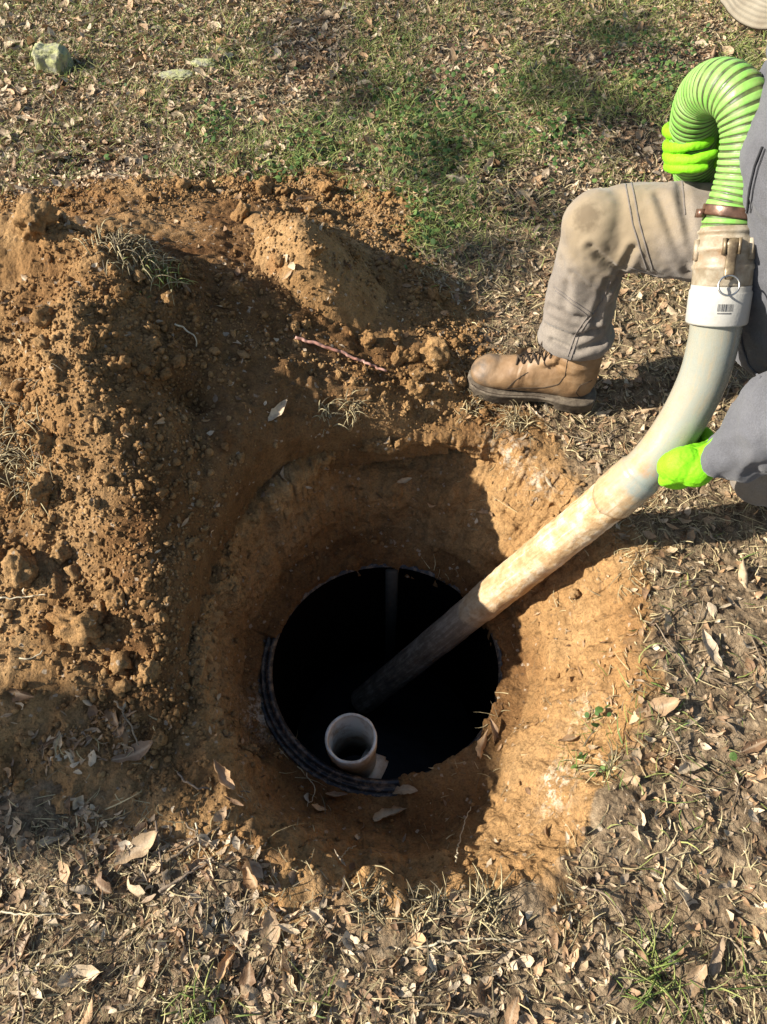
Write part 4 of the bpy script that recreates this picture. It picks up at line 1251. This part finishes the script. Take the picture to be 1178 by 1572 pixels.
def leaf_density(x, y):
    u, v, f = project(xyz(x, y))
    h = heap_zone(x, y); pd, d = pit_d(x, y)
    k = outside_bare(x, y)
    up = (v < 340)
    lawn = .72 + .5 * np.exp(-((u - 150) / 380) ** 2) - .25 * green_zone(x, y)
    low = .10 + .20 * sstep(650, 300, u) + .10 * (v > 1350)
    q = np.where(up, lawn, low) * (1 + .7 * patchy(x, y, 2.2, 92))
    return np.where(k > .5, q, .012) * (d > R_OPEN + .06)

lx, ly, lr = scatter(1300, 11, leaf_density)
nl = len(lx)
LP, LN, lok = drop_many(lx, ly)
size = np.clip(lr.lognormal(math.log(.034), .38, nl), .015, .085)
lang = lr.uniform(0, 2 * math.pi, nl)
tilt = np.where(lr.uniform(0, 1, nl) < .30, .85, .34)
L, S, N = basis(LN, lang, tilt, lr)
LP = LP + LN * (size * lr.uniform(.05, .16, nl))[:, None]
u, v, f = project(LP)
vis = (u > 10) & (u < 1168) & (v > 10) & (v < 1562)
score = np.where(vis & lok, size / f, 0)
top = np.argsort(-score)[:262]
solo = np.zeros(nl, bool); solo[top] = True
leaf_me = []
for i, (gv, gf) in enumerate(GEO):
    me = new_mesh('dead_leaf', gv, gf, True, {'tint': np.full(len(gv), (i * .37) % 1.0), 'mid': 1 - rib_of(11, 7)})
    me.materials.append(M_LEAF)
    leaf_me.append(me)

def put_leaf(P, Lx, Sx, Nx, sz, g, label, group):
    o = bpy.data.objects.new('dead_leaf', leaf_me[g])
    Mx = Matrix([[Lx[0] * sz, Sx[0] * sz, Nx[0] * sz, P[0]], [Lx[1] * sz, Sx[1] * sz, Nx[1] * sz, P[1]], [Lx[2] * sz, Sx[2] * sz, Nx[2] * sz, P[2]], [0, 0, 0, 1]])
    o.matrix_world = Mx
    COL.objects.link(o)
    return tag(o, label, 'leaf', group)

def leaf_zone(u, v, x, y):
    pd, d = pit_d(np.array([x]), np.array([y]))
    if pd[0] < -.02: return 'on the damp soil inside the pit'
    if bare_sd(np.array([x]), np.array([y]))[0] > .03: return 'on the dug clay round the pit'
    if v < 340: return 'on the grassy lawn behind the dirt piles'
    if u > 760: return 'on the dry ground right of the pit' if v < 1300 else 'in the litter at the near right'
    if u < 420: return 'in the litter at the near left'
    return 'along the near edge of the pit'
SHAPE = ['flat narrow', 'curled narrow', 'broad wavy', 'arched narrow', 'tightly curled broad', 'flattened', 'twisted', 'rolled thin', 'wide cupped', 'folded narrow']
g_all = lr.integers(0, len(GEO), nl)
for i in top:
    if not lok[i]: continue
    zn = leaf_zone(u[i], v[i], lx[i], ly[i])
    put_leaf(LP[i], L[i], S[i], N[i], size[i], g_all[i], f'{SHAPE[g_all[i]]} dead leaf {zn}', f'{SHAPE[g_all[i]]} dead leaves {zn}')
# leaves one can pick out in the photograph: pixel, length px, turn (deg in the picture), lift, shape, label
NOTABLE = [(1086, 1000, 62, 95, 0, 'brown spoon shaped leaf standing in the dry grass right of the pit'), (1156, 1147, 48, 25, 0, 'orange tan oval leaf near the right edge beside small green clover'),
           (1058, 1180, 52, 20, 4, 'pair of orange folded leaves seen as one below the clover'), (1046, 1375, 78, 130, 1, 'large brown rolled leaf lying on bare dirt at lower right'),
           (1100, 1468, 66, 72, 1, 'long tan leaf curled upright at lower right'), (1010, 1088, 68, 15, 2, 'long wrinkled brown leaf right of the lit clay bank'),
           (742, 1456, 58, 28, 5, 'pale yellow green oval leaf at the bottom of the photo'), (216, 1303, 74, 40, 2, 'large pale tan leaf catching the sun beside crossed sticks'),
           (128, 1492, 62, 15, 8, 'orange tan cupped leaf at lower left'), (622, 1213, 44, 0, 5, 'orange brown leaf on the damp soil at the foot of the near pit wall'),
           (600, 1251, 52, 20, 4, 'crumpled grey leaf on the pit floor under the near wall'), (516, 1226, 34, 10, 0, 'small tan leaf on the pit floor left of the orange leaf'),
           (484, 1244, 30, 20, 0, 'little grey leaf at the foot of the near left pit wall'), (757, 1130, 56, 100, 1, 'upright tan leaf leaning at the right rim of the tank opening'),
           (738, 1146, 52, 70, 3, 'brown leaf heaped against the right rim of the tank opening'), (785, 1562, 60, 80, 5, 'thick tan leaf cut by the bottom edge of the photo'),
           (340, 1196, 60, 110, 4, 'dark grey curled leaf hanging over the left pit edge'), (210, 1160, 66, 30, 2, 'broad grey leaf lying in the soft shadow left of the pit'),
           (385, 1505, 50, 95, 8, 'tan leaf standing on edge over a dark shadow near the bottom'), (352, 1480, 56, 85, 4, 'brown leaf bent upright beside the standing tan leaf'),
           (880, 1140, 46, 30, 0, 'pale leaf resting on the lit clay bank right of the pit'), (905, 1282, 42, -25, 0, 'orange brown leaf below the green tuft right of the pit'),
           (472, 741, 22, 20, 0, 'pale leaf stuck in the back left pit wall'), (620, 737, 24, 15, 0, 'grey leaf stuck in the dark hollow of the back pit wall'),
           (815, 216, 40, 170, 2, 'pinkish brown leaf on the lawn behind the knee'), (530, 203, 30, 100, 1, 'brown leaf lying among green weeds on the lawn'),
           (40, 1062, 60, 5, 4, 'brown curled leaf on the clay at the left edge of the photo'), (870, 1010, 10, 0, 0, None)]
for k, (pu, pv, lp, deg, g, lab) in enumerate(NOTABLE):
    if lab is None: continue
    p = at(pu, pv)
    b = None
    o_, d_ = Vector((0, 0, CAM_H)), Vector(ray(pu, pv)).normalized()
    for bv in bvhs:
        loc, no, i_, ds = bv.ray_cast(o_, d_)
        if loc is not None and (b is None or ds < b[2]): b = (np.array(loc), np.array(no if no.dot(d_) < 0 else -no), ds)
    P, n_ = b[0], b[1]
    rgt = np.array([1, 0, 0.]); upv = np.array([0, SP, CP])
    a = math.radians(deg)
    lv = rgt * math.cos(a) + upv * math.sin(a)
    r2 = np.random.default_rng(k)
    n_ = n_ + r2.normal(0, .22, 3); n_ /= np.linalg.norm(n_)
    lv = lv - n_ * (lv @ n_); lv /= np.linalg.norm(lv)
    dep = project(P)[2][0]
    put_leaf(P + n_ * .009, lv, np.cross(n_, lv), n_, lp * dep / FPX, g, lab, 'single dead leaves one can pick out')
rest = lok & ~solo
gs = lr.integers(0, len(GEO_S), nl)
tint = lr.uniform(0, 1, nl)
V, F, T = place_many(GEO_S, np.where(rest, gs, -1), LP, L, S, N, size)
# crumbled leaf bits between them
fx, fy, fr = scatter(12500, 12, lambda x, y: np.clip(leaf_density(x, y) * 1.1 + .12 * outside_bare(x, y), 0, 1))
FP, FN, fok = drop_many(fx, fy)
fsz = np.clip(fr.lognormal(math.log(.016), .42, len(fx)), .008, .04)
L2, S2, N2 = basis(FN, fr.uniform(0, 6.28, len(fx)), np.where(fr.uniform(0, 1, len(fx)) < .25, .8, .35), fr)
V2, F2, T2 = place_many(GEO_S, np.where(fok, fr.integers(0, len(GEO_S), len(fx)), -1), FP + FN * .004, L2, S2, N2, fsz)
me = new_mesh('leaf_litter', np.vstack([V, V2]), np.concatenate([F, F2 + len(V)]), True, {'tint': np.concatenate([tint[T], fr.uniform(0, 1, len(fx))[T2]])})
tag(link('leaf_litter', me, M_LEAF), 'brown dead leaf litter strewn over the yard', 'leaf litter', kind='stuff')

# ---- dry thatch, green grass
def blades(name, mat, x, y, r, ln, wd, up, mat_label, cat):
    P, N0, ok = drop_many(x, y)
    x, P, N0 = x[ok], P[ok], N0[ok]
    n = len(x)
    ln, wd, up = ln[ok], wd[ok], up[ok]
    a = r.uniform(0, 6.28, n)
    d = np.stack([np.cos(a), np.sin(a), 0 * a], -1)
    d = d - N0 * (d * N0).sum(1)[:, None]
    side = np.cross(N0, d)
    cv = r.normal(0, .35, n)
    tw = r.uniform(-1, 1, n)
    ts = [0, .38, .72, 1.0]
    rows = []
    for t_ in ts:
        hgt = up * t_ * (1.25 - .45 * t_) * ln
        fwd = ln * t_ * np.sqrt(np.clip(1 - up * up * .8, .1, 1))
        c = P + d * fwd[:, None] + N0 * (hgt + .002)[:, None] + side * (cv * ln * t_ * t_)[:, None]
        w = wd * (1 - .75 * t_ ** 2)
        sv = side * np.cos(tw * 1.2)[:, None] + N0 * np.sin(tw * 1.2)[:, None]
        rows += [c - sv * w[:, None] * .5, c + sv * w[:, None] * .5]
    V = np.stack(rows, 1).reshape(-1, 3)
    base = (np.arange(n) * 8)[:, None, None]
    F = (np.array([[0, 1, 3, 2], [2, 3, 5, 4], [4, 5, 7, 6]])[None] + base).reshape(-1, 4)
    me = new_mesh(name, V, F, True, {'tint': np.repeat(r.uniform(0, 1, n), 8)})
    return tag(link(name, me, mat), mat_label, cat, kind='stuff')

x, y, r = scatter(17000, 21, lambda x, y: np.clip(outside_bare(x, y) + .05, 0, 1) * np.clip(.62 + .55 * patchy(x, y, 4, 93), .1, 1) * (heap_zone(x, y) < .03))
n = len(x)
blades('dry_grass', M_THATCH, x, y, r, np.clip(r.lognormal(math.log(.023), .5, n), .008, .08), r.uniform(.0012, .0032, n), np.clip(r.exponential(.30, n), .0, .95), 'short dry straw coloured grass lying on the yard soil', 'dry grass')
x, y, r = scatter(11000, 22, lambda x, y: outside_bare(x, y, .03) * np.clip(green_zone(x, y) * (.55 + .9 * patchy(x, y, 3.5, 94)), 0, 1))
n = len(x)
blades('green_grass', M_GREEN, x, y, r, np.clip(r.lognormal(math.log(.036), .4, n), .015, .09), r.uniform(.0015, .0036, n), np.clip(r.normal(.6, .25, n), .1, .95), 'patchy green grass growing through the dead leaves', 'grass')

# ---- small round leaved weeds as ground cover
a = np.linspace(0, 2 * math.pi, 8)[:-1]
wg = np.vstack([[0, 0, 0.10], np.stack([.5 * np.cos(a), .42 * np.sin(a), .04 * np.cos(2 * a)], -1)])
wf = np.array([[0, 1 + k, 1 + (k + 1) % 7] for k in range(7)])
def weed_den(x, y):
    u, v, f = project(xyz(x, y))
    g = green_zone(x, y)
    spots = sum(np.exp(-((u - a_) / s_) ** 2 - ((v - b_) / s_) ** 2) for a_, b_, s_ in [(945, 1090, 16), (905, 1175, 28), (700, 190, 70), (640, 215, 60), (330, 190, 30), (470, 240, 40), (430, 300, 30), (650, 350, 40), (1000, 110, 50), (1110, 1150, 10), (860, 215, 40)])
    return outside_bare(x, y, .02) * (np.clip(spots, 0, 1) * .8 + np.clip(g - .35, 0, 1) * .12 * (patchy(x, y, 6, 95) > .1))
x, y, r = scatter(4200, 23, weed_den)
P, N0, ok = drop_many(x, y)
L3, S3, N3 = basis(N0, r.uniform(0, 6.28, len(x)), np.full(len(x), .45), r)
sz = r.uniform(.008, .022, len(x))
V, F, T = place_many([(wg, wf)], np.where(ok, 0, -1), P + N0 * r.uniform(.006, .035, len(x))[:, None], L3, S3, N3, sz)
me = new_mesh('green_weeds', V, F, True, {'tint': r.uniform(0, 1, len(x))[T]})
tag(link('green_weeds', me, M_WEED), 'low round leaved green weeds spreading through the grass', 'weeds', kind='stuff')

# ---- clods and crumbs of clay
def clod_geo(sub, seed, rough=.34):
    V, F = ico(sub)
    r = np.random.default_rng(seed)
    V = V * (1 + rough * fbm(V * 1.5 + seed * 7.1, 3, seed) + (.16 * fbm(V * 4 + seed, 4, seed + 40) - .12 * np.abs(noise(V * 7 + seed, seed + 50)) if sub > 2 else 0))[:, None]
    return V * r.uniform(.7, 1.15, 3) * np.array([1, 1, .8]), F
def clod_den(x, y):
    h = heap_zone(x, y); pd, d = pit_d(x, y); sd = bare_sd(x, y)
    u, v, f = project(xyz(x, y, np.clip(h, 0, 1)))
    q = np.where(h > .01, .48 + .8 * patchy(x, y, 4, 96), .22) + .8 * np.exp(-(h / .05) ** 2) * (pd > .05)
    q = q * np.where(pd < 0, .25, 1) * (d > R_OPEN + .05)
    q = q * np.where((u > 740) & (v > 640), .25, 1)
    h2 = heap_h(x, y, HEAP2, .035)
    slope = np.exp(-((u - 430) / 190) ** 2 - ((v - 640) / 150) ** 2)
    return np.clip(q * np.where(h2 > .05, .3, 1) * (1 - .85 * slope), 0, 1) * sstep(-.06, .03, sd)
CR_ = [clod_geo(1, 60 + i, .55) for i in range(8)]
x, y, r = scatter(24000, 31, clod_den, (-1.9, 1.0, 0, 2.5))
P, N0, ok = drop_many(x, y)
n = len(x)
sz = np.clip(r.lognormal(math.log(.0026), .55, n), .0011, .010)
L4, S4, N4 = basis(N0, r.uniform(0, 6.28, n), np.full(n, .8), r)
V, F, T = place_many(CR_, np.where(ok, r.integers(0, 8, n), -1), P + N0 * (sz * .35)[:, None], L4, S4, N4, sz)
tag(link('soil_crumbs', new_mesh('soil_crumbs', V, F, False, {'clay': np.ones(len(V))}), M_CLOD), 'loose clay crumbs scattered over the dug soil', 'soil crumbs', kind='stuff')
clod_me = []
for i in range(9):
    V, F = clod_geo(4 if i < 4 else 3, 80 + i)
    me = new_mesh('dirt_clod', V, F); me.materials.append(M_CLOD); clod_me.append(me)

def put_clod(P, N0, sz, k, rot, label, group, sink=.35):
    o = bpy.data.objects.new('dirt_clod', clod_me[k])
    o.location = P + N0 * sz * sink; o.rotation_euler = rot; o.scale = (sz,) * 3
    COL.objects.link(o)
    return tag(o, label, 'clod', group)
x, y, r = scatter(330, 32, clod_den, (-1.7, .9, .05, 2.45))
k_ = in_view(x, y, -15, .05)
x, y = x[k_], y[k_]
P, N0, ok = drop_many(x, y)
sz = np.clip(r.lognormal(math.log(.0095), .48, len(x)), .006, .036)
order = np.argsort(-sz)[:230]
for i in order:
    if not ok[i]: continue
    h = heap_zone(x[i:i + 1], y[i:i + 1])[0]; pd = pit_d(x[i:i + 1], y[i:i + 1])[0][0]
    zn = 'lying inside the pit' if pd < -.01 else 'on the smaller orange pile behind the pit' if (h > .02 and x[i] > -.5 and y[i] > 1.5) else 'on the large brown pile left of the pit' if h > .02 else 'on the bare ground behind the piles' if y[i] > 1.7 else 'on the bare ground near the pit' if x[i] < .1 else 'on the bare ground beside the boot'
    bigness = 'fist sized' if sz[i] > .022 else 'walnut sized' if sz[i] > .013 else 'pea sized'
    put_clod(P[i], N0[i], sz[i], int(r.integers(0, 9)), tuple(r.uniform(0, 6.28, 3)), f'{bigness} lump of orange clay {zn}', f'{bigness} clay lumps {zn}')
BIG = [(662, 553, 30, 'large pitted tan clay lump in front of the boot toe'), (406, 290, 18, 'orange clay lump at the far edge of the smaller pile'), (432, 300, 15, 'rounded orange lump beside the lump at the far edge'), (480, 323, 16, 'tan lump near the top right of the smaller pile'),
       (498, 291, 14, 'lone orange lump on the grass behind the smaller pile'), (36, 878, 32, 'dark grey brown lump on the left pile beside the photo edge'), (125, 962, 34, 'big orange lump at the foot of the left pile'), (182, 915, 20, 'tall orange lump next to the big one at the foot of the left pile'),
       (610, 553, 17, 'lump beside the pink root'), (57, 348, 36, 'broad reddish clod on top of the left pile at the photo edge'), (155, 935, 12, 'small lump between the two orange lumps'), (247, 945, 13, 'tan lump on the slope above the left pit edge'), (372, 337, 20, 'orange lump at the crest of the smaller pile'), (560, 525, 16, 'tan lump by the right foot of the smaller pile'), (640, 600, 14, 'tan lump near the boot sole edge'),
       (95, 845, 20, 'grey crusted lump halfway down the left pile'), (60, 800, 16, 'dark lump on the shaded lower left pile'), (820, 610, 8, None)]
def hit(pu, pv):
    b = None
    o_, d_ = Vector((0, 0, CAM_H)), Vector(ray(pu, pv)).normalized()
    for bv in bvhs:
        loc, no, i_, ds = bv.ray_cast(o_, d_)
        if loc is not None and (b is None or ds < b[2]): b = (np.array(loc), np.array(no if no.dot(d_) < 0 else -no), ds)
    return b
for k, (pu, pv, rp, lab) in enumerate(BIG):
    if lab is None: continue
    b = hit(pu, pv)
    rr_ = random.Random(k)
    put_clod(b[0], b[1], rp * project(b[0])[2][0] / FPX, k % 4, (rr_.uniform(0, 6), rr_.uniform(0, 6), rr_.uniform(0, 6)), lab, 'single large clods', .25)

# ---- twigs, straws, the pink root
def stick(name, pts, r0, r1, mat, label, cat, group=None, lift=.006, kink=.004, seed=0, own=False):
    """pts: photo pixels the stick passes over"""
    P = []
    rr_ = np.random.default_rng(seed)
    for k, (pu, pv) in enumerate(pts):
        b = hit(pu, pv)
        P.append(b[0] + b[1] * (lift + (.006 if 0 < k < len(pts) - 1 else 0)))
    P, s = resample(catmull(P, 60), step=.008)
    P = P + rr_.normal(0, kink * .35, P.shape)
    P = catmull(P, len(P) * 2)
    V, F = tube(P, np.linspace(r0, r1, len(P)), 8, True)
    return tag(link(name, new_mesh(name, V, F), mat), label, cat, group)

t = NT('pink_root'); M_ROOT = t.done(t.ramp(t.noise(60, 4), [(0.35, (0.30, 0.13, 0.09)), (0.65, (0.52, 0.30, 0.23))]), 0.6, t.bump([(t.noise(150, 3), 0.001, 0.4)]))
t = NT('pale_straw'); M_STRAW = t.done(t.ramp(t.noise(60, 4), [(0.35, (0.36, 0.29, 0.18)), (0.65, (0.52, 0.45, 0.31))]), 0.6)
stick('root', [(452, 521), (490, 533), (540, 553), (592, 573)], .0045, .003, M_ROOT, 'pinkish cut root sticking out of the clay between the piles and the pit', 'root')
stick('rootlet', [(266, 499), (285, 510), (297, 522), (301, 535)], .0022, .0012, M_STRAW, 'pale curved rootlet on the shaded slope of the left pile', 'root')
STK = [([(228, 1342), (290, 1302), (372, 1252)], .0028, 'long thin stick running to the left front pit edge', M_TWIG), ([(246, 1372), (300, 1335), (330, 1318)], .0034, 'shorter thick stick parallel to the long one at left front', M_TWIG),
       ([(0, 1404), (60, 1406), (130, 1403)], .0018, 'pale straw lying level at the left edge', M_STRAW), ([(283, 1263), (310, 1284), (340, 1304)], .0018, 'thin twig crossing the long stick', M_TWIG),
       ([(303, 1264), (304, 1300), (303, 1330)], .0016, 'upright straw crossing the sticks at left front', M_STRAW), ([(180, 1075), (200, 1110), (222, 1165)], .0020, 'dark twig in the soft shadow at left', M_TWIG),
       ([(270, 1190), (300, 1212), (380, 1218)], .0020, 'bent twig at the left lip of the pit', M_TWIG), ([(1120, 1440), (1150, 1490), (1178, 1530)], .0022, 'straight twig at the lower right edge', M_TWIG),
       ([(900, 1360), (940, 1385), (960, 1415)], .0020, 'short forked twig at lower right', M_TWIG), ([(1088, 1040), (1130, 1060), (1160, 1085)], .0018, 'thin twig beside the standing brown leaf', M_TWIG),
       ([(905, 700), (935, 670), (962, 655)], .0020, 'twig between the boot and the grey pipe', M_TWIG), ([(510, 1332), (525, 1315), (545, 1301)], .0013, 'pale grass stem curving over the near pit lip', M_STRAW),
       ([(700, 1330), (712, 1290), (722, 1240)], .0016, 'thin straw in the corner of the pit floor', M_STRAW), ([(620, 1460), (700, 1440), (800, 1440)], .0022, 'long straw beside the pale green leaf at the bottom', M_STRAW),
       ([(30, 1010), (55, 1015), (70, 1000)], .0018, 'short pale straw at the foot of the left pile', M_STRAW), ([(1000, 960), (1040, 930), (1068, 925)], .0022, 'dark twig on the dry ground right of the clay bank', M_TWIG),
       ([(0, 918), (40, 915), (72, 913)], .0016, 'pale straw on the left pile near the photo edge', M_STRAW), ([(470, 1060 + 130), (480, 1215), (470, 1240)], .0013, 'fine root hanging on the near left pit wall', M_STRAW)]
for k, (pts, r0, lab, m) in enumerate(STK):
    stick('twig', pts, r0, r0 * .6, m, lab, 'twig', 'twigs and straws lying on the ground', seed=k)
tw_me = []
for k in range(8):
    rr_ = np.random.default_rng(700 + k)
    P = np.stack([np.linspace(-.5, .5, 9), np.cumsum(rr_.normal(0, .022, 9)), np.abs(np.cumsum(rr_.normal(0, .012, 9)))], -1)
    V, F = tube(catmull(P, 28), np.linspace(.020, .011, 28), 7, True, (0, 0, 1))
    if k % 2:
        Q = np.array([P[4], P[4] + [.08, .07 * (1 if k % 4 == 1 else -1), .02], P[4] + [.17, .13 * (1 if k % 4 == 1 else -1), .03]])
        V, F = join([(V, F), tube(Q, [.012, .010, .007], 6, True)])
    me = new_mesh('twig', V, F); me.materials.append(M_TWIG); tw_me.append(me)
x, y, r = scatter(34, 41, lambda x, y: outside_bare(x, y) * .8 + .10)
k_ = in_view(x, y, -5) & (pit_d(x, y)[0] > 0)
x, y = x[k_][:150], y[k_][:150]
P, N0, ok = drop_many(x, y)
L5, S5, N5 = basis(N0, r.uniform(0, 6.28, len(x)), np.full(len(x), .10), r)
uu, vv, ff = project(P)
for i in range(len(x)):
    if not ok[i]: continue
    s_ = float(r.uniform(.05, .15))
    o = bpy.data.objects.new('twig', tw_me[int(r.integers(0, 8))])
    Lx, Sx, Nx, p = L5[i] * s_, S5[i] * s_ * .75, N5[i] * s_ * .75, P[i] + N0[i] * .006
    o.matrix_world = Matrix([[Lx[0], Sx[0], Nx[0], p[0]], [Lx[1], Sx[1], Nx[1], p[1]], [Lx[2], Sx[2], Nx[2], p[2]], [0, 0, 0, 1]])
    COL.objects.link(o)
    zn = leaf_zone(uu[i], vv[i], x[i], y[i])
    tag(o, f'small brown twig {zn}', 'twig', f'small brown twigs {zn}')

# ---- mossy stones on the lawn
def moss_mat():
    t = NT('lichen_stone')
    c = t.mix(t.ramp(t.noise(40, 5, 0.65), [(0.38, 0.0), (0.58, 1.0)]), (0.24, 0.23, 0.17), (0.34, 0.34, 0.155))
    return t.done(c, 0.95, t.bump([(t.noise(60, 5), 0.006, 0.7), (t.noise(250, 3), 0.003, 0.6)]), 0.1)
M_MOSS = moss_mat()
for pu, pv, sx, sy, sz_, lab in [(87, 95, .062, .045, .055, 'upright block of pale lichen covered stone on the lawn at far left'), (275, 106, .068, .036, .014, 'low mossy stone half sunk in the lawn behind the piles'), (314, 88, .050, .030, .013, 'smaller low mossy stone right of the other sunk stone')]:
    b = hit(pu, pv + 12)
    V, F = ico(5)
    q = np.sign(V) * np.abs(V) ** .55 if sz_ > .05 else V
    q = q * (1 + .16 * fbm(V * 1.6 + pu, 3, 88) + .05 * fbm(V * 8, 3, 89))[:, None]
    V = q * np.array([sx, sy, sz_]) + b[0] + [0, 0, sz_ * .55]
    tag(link('mossy_stone', new_mesh('mossy_stone', V, [F]), M_MOSS), lab, 'stone', 'mossy stones on the lawn')

# ---- the clump of torn sod on top of the left pile, and dry tufts on the pit edge
def tuft(name, c, n, ln, spread, mat, label, group, seed, droop=.5, mix=None):
    r = np.random.default_rng(seed)
    parts = []
    for k in range(n):
        a = r.uniform(0, 6.28); d = np.array([math.cos(a), math.sin(a), 0])
        b = np.array(c) + np.array([r.normal(0, spread), r.normal(0, spread), 0])
        g = drop(b[0], b[1])
        if g is None: continue
        b = np.array(g[0])
        l = ln * r.uniform(.5, 1.2); up = r.uniform(.3, 1.0)
        P = catmull([b - [0, 0, .004], b + d * l * .3 + [0, 0, l * .45 * up], b + d * l * .65 + [0, 0, l * .55 * up * (1.3 - droop)], b + d * l * .9 + [0, 0, l * .35 * up * (1 - droop)]], 8)
        parts.append(tube(P, np.stack([np.linspace(.0008, .0004, 8), np.linspace(.0017, .0006, 8)], -1), 5, True))
    V, F = join(parts)
    return tag(link(name, new_mesh(name, V, F, True, {'tint': np.repeat(r.uniform(0, 1, len(parts)), [len(p[0]) for p in parts])}), mat), label, 'grass tuft', group)
TUFTS = [(215, 400, 90, .07, .035, M_THATCH, 'torn clump of dead grass and roots on top of the left pile'), (185, 378, 60, .06, .03, M_THATCH, 'pale dry grass clump just left of the torn clump on the left pile'),
         (240, 418, 50, .05, .03, M_GREEN, 'small green weeds growing in the torn clump on the left pile'), (540, 632, 40, .05, .012, M_THATCH, 'dry grass hanging at the back left lip of the pit'),
         (500, 640, 26, .045, .01, M_THATCH, 'sparse straw tuft left of the one at the back lip'), (790, 648, 50, .06, .02, M_THATCH, 'dry grass fringe under the boot sole'), (730, 625, 30, .045, .03, M_THATCH, 'dry grass at the toe of the boot'),
         (20, 690, 90, .08, .04, M_THATCH, 'shaded dry grass clump at the left edge below the pile'), (45, 735, 60, .06, .03, M_THATCH, 'lower dry grass clump at the left edge of the pile'), (650, 1395, 50, .045, .02, M_THATCH, 'dry grass fringe at the middle of the near pit lip'),
         (745, 1395, 60, .055, .014, M_THATCH, 'thick dry grass tuft at the near right pit lip'), (560, 1385, 40, .045, .012, M_THATCH, 'short dry grass at the near left pit lip'), (1010, 1515, 42, .08, .025, M_GREEN, 'green grass tuft at the bottom right'),
         (455, 248, 45, .07, .018, M_GREEN, 'bright green grass tuft on the lawn behind the smaller pile'), (650, 360, 60, .07, .03, M_GREEN, 'green grass tuft between the smaller pile and the knee'), (312, 1545, 40, .05, .02, M_GREEN, 'green seedling tuft at the bottom left'),
         (928, 1182, 40, .055, .006, M_THATCH, 'dry tuft among green clover on the right bank')]
for k, (pu, pv, n, ln, sprd, m, lab) in enumerate(TUFTS):
    b = hit(pu, pv)
    tuft('grass_tuft', b[0], n, ln, sprd, m, lab, 'grass tufts', 300 + k)

# ---- trees of the yard to the left, out of the frame: they drop the soft shadows
M_BARK = twig_material()
def yard_tree(base, height, clumps, label, seed, leaf=.05, dens=420):
    r = np.random.default_rng(seed)
    T_ = empty('tree', tuple(base), label, 'tree', 'yard trees left of the pit')
    base = np.array(base, float)
    tr = catmull([base - [0, 0, .1], base + [.03, .02, height * .4], base + [-.04, .03, height * .75], base + [.02, 0, height]], 30)
    parts = [tube(tr, np.linspace(.028 * height, .010 * height, 30), 14)]
    for c, rad in clumps:
        c = np.array(c, float)
        k = tr[int(np.clip((c[2] - .5) / height * 29, 6, 28))]
        parts.append(tube(catmull([k, k * .6 + c * .4 + [0, 0, .12], c], 14), np.linspace(.02, .008, 14), 8))
    V, F = join(parts)
    link('trunk', new_mesh('trunk', V, F), M_BARK, T_)
    P, N0 = [], []
    for c, rad in clumps:
        n = int(dens * (rad[0] * rad[1] * rad[2]) ** (2 / 3) / .012)
        d = r.normal(0, 1, (n, 3)); d /= np.linalg.norm(d, axis=1)[:, None]
        P.append(np.array(c) + d * np.array(rad) * (r.uniform(0, 1, n) ** .45)[:, None]); N0.append(r.normal(0, 1, (n, 3)))
    P, N0 = np.concatenate(P), np.concatenate(N0)
    N0 /= np.linalg.norm(N0, axis=1)[:, None]
    L6, S6, N6 = basis(N0, r.uniform(0, 6.28, len(P)), np.full(len(P), .1), r)
    V, F, T = place_many(GEO_S, r.integers(0, len(GEO_S), len(P)), P, L6, S6, N6, r.uniform(.6, 1.4, len(P)) * leaf)
    link('crown', new_mesh('crown', V, F, True, {'tint': r.uniform(0, 1, len(P))[T]}), M_GREEN, T_)
sd_ = np.array(SUN_DIR)
up_sun = lambda g, D: np.array(g) - sd_ / math.hypot(sd_[0], sd_[1]) * D
def ground_pt(pu, pv): return at(pu, pv, 0.0)
ca = up_sun(ground_pt(125, 1175), 6.0); cb = up_sun(ground_pt(-60, 1190), 6.0)
yard_tree((ca[0] - .3, ca[1] + .02, 0), 3.1, [(ca, (.16, .13, .12)), (cb, (.18, .15, .14)), (ca + [-.25, .05, -.55], (.25, .2, .25)), (ca + [-.3, -.1, -1.1], (.3, .3, .3))], 'slender young tree standing in the yard to the left', 801, .055, 6500)
cl_ = [(up_sun(ground_pt(u_, v_), 8.0), r_) for u_, v_, r_ in [(880, 140, (.16, .20, .09)), (990, 200, (.2, .22, .08)), (830, 330, (.12, .14, .07)), (740, 400, (.12, .12, .06)), (700, 255, (.14, .16, .06)), (960, 60, (.2, .3, .1)), (480, 60, (.2, .3, .08)), (560, 150, (.14, .2, .06))]]
yard_tree((-8.2, 4.3, 0), 5.6, cl_, 'tall thin crowned tree at the left side of the yard', 802, .06, 65)
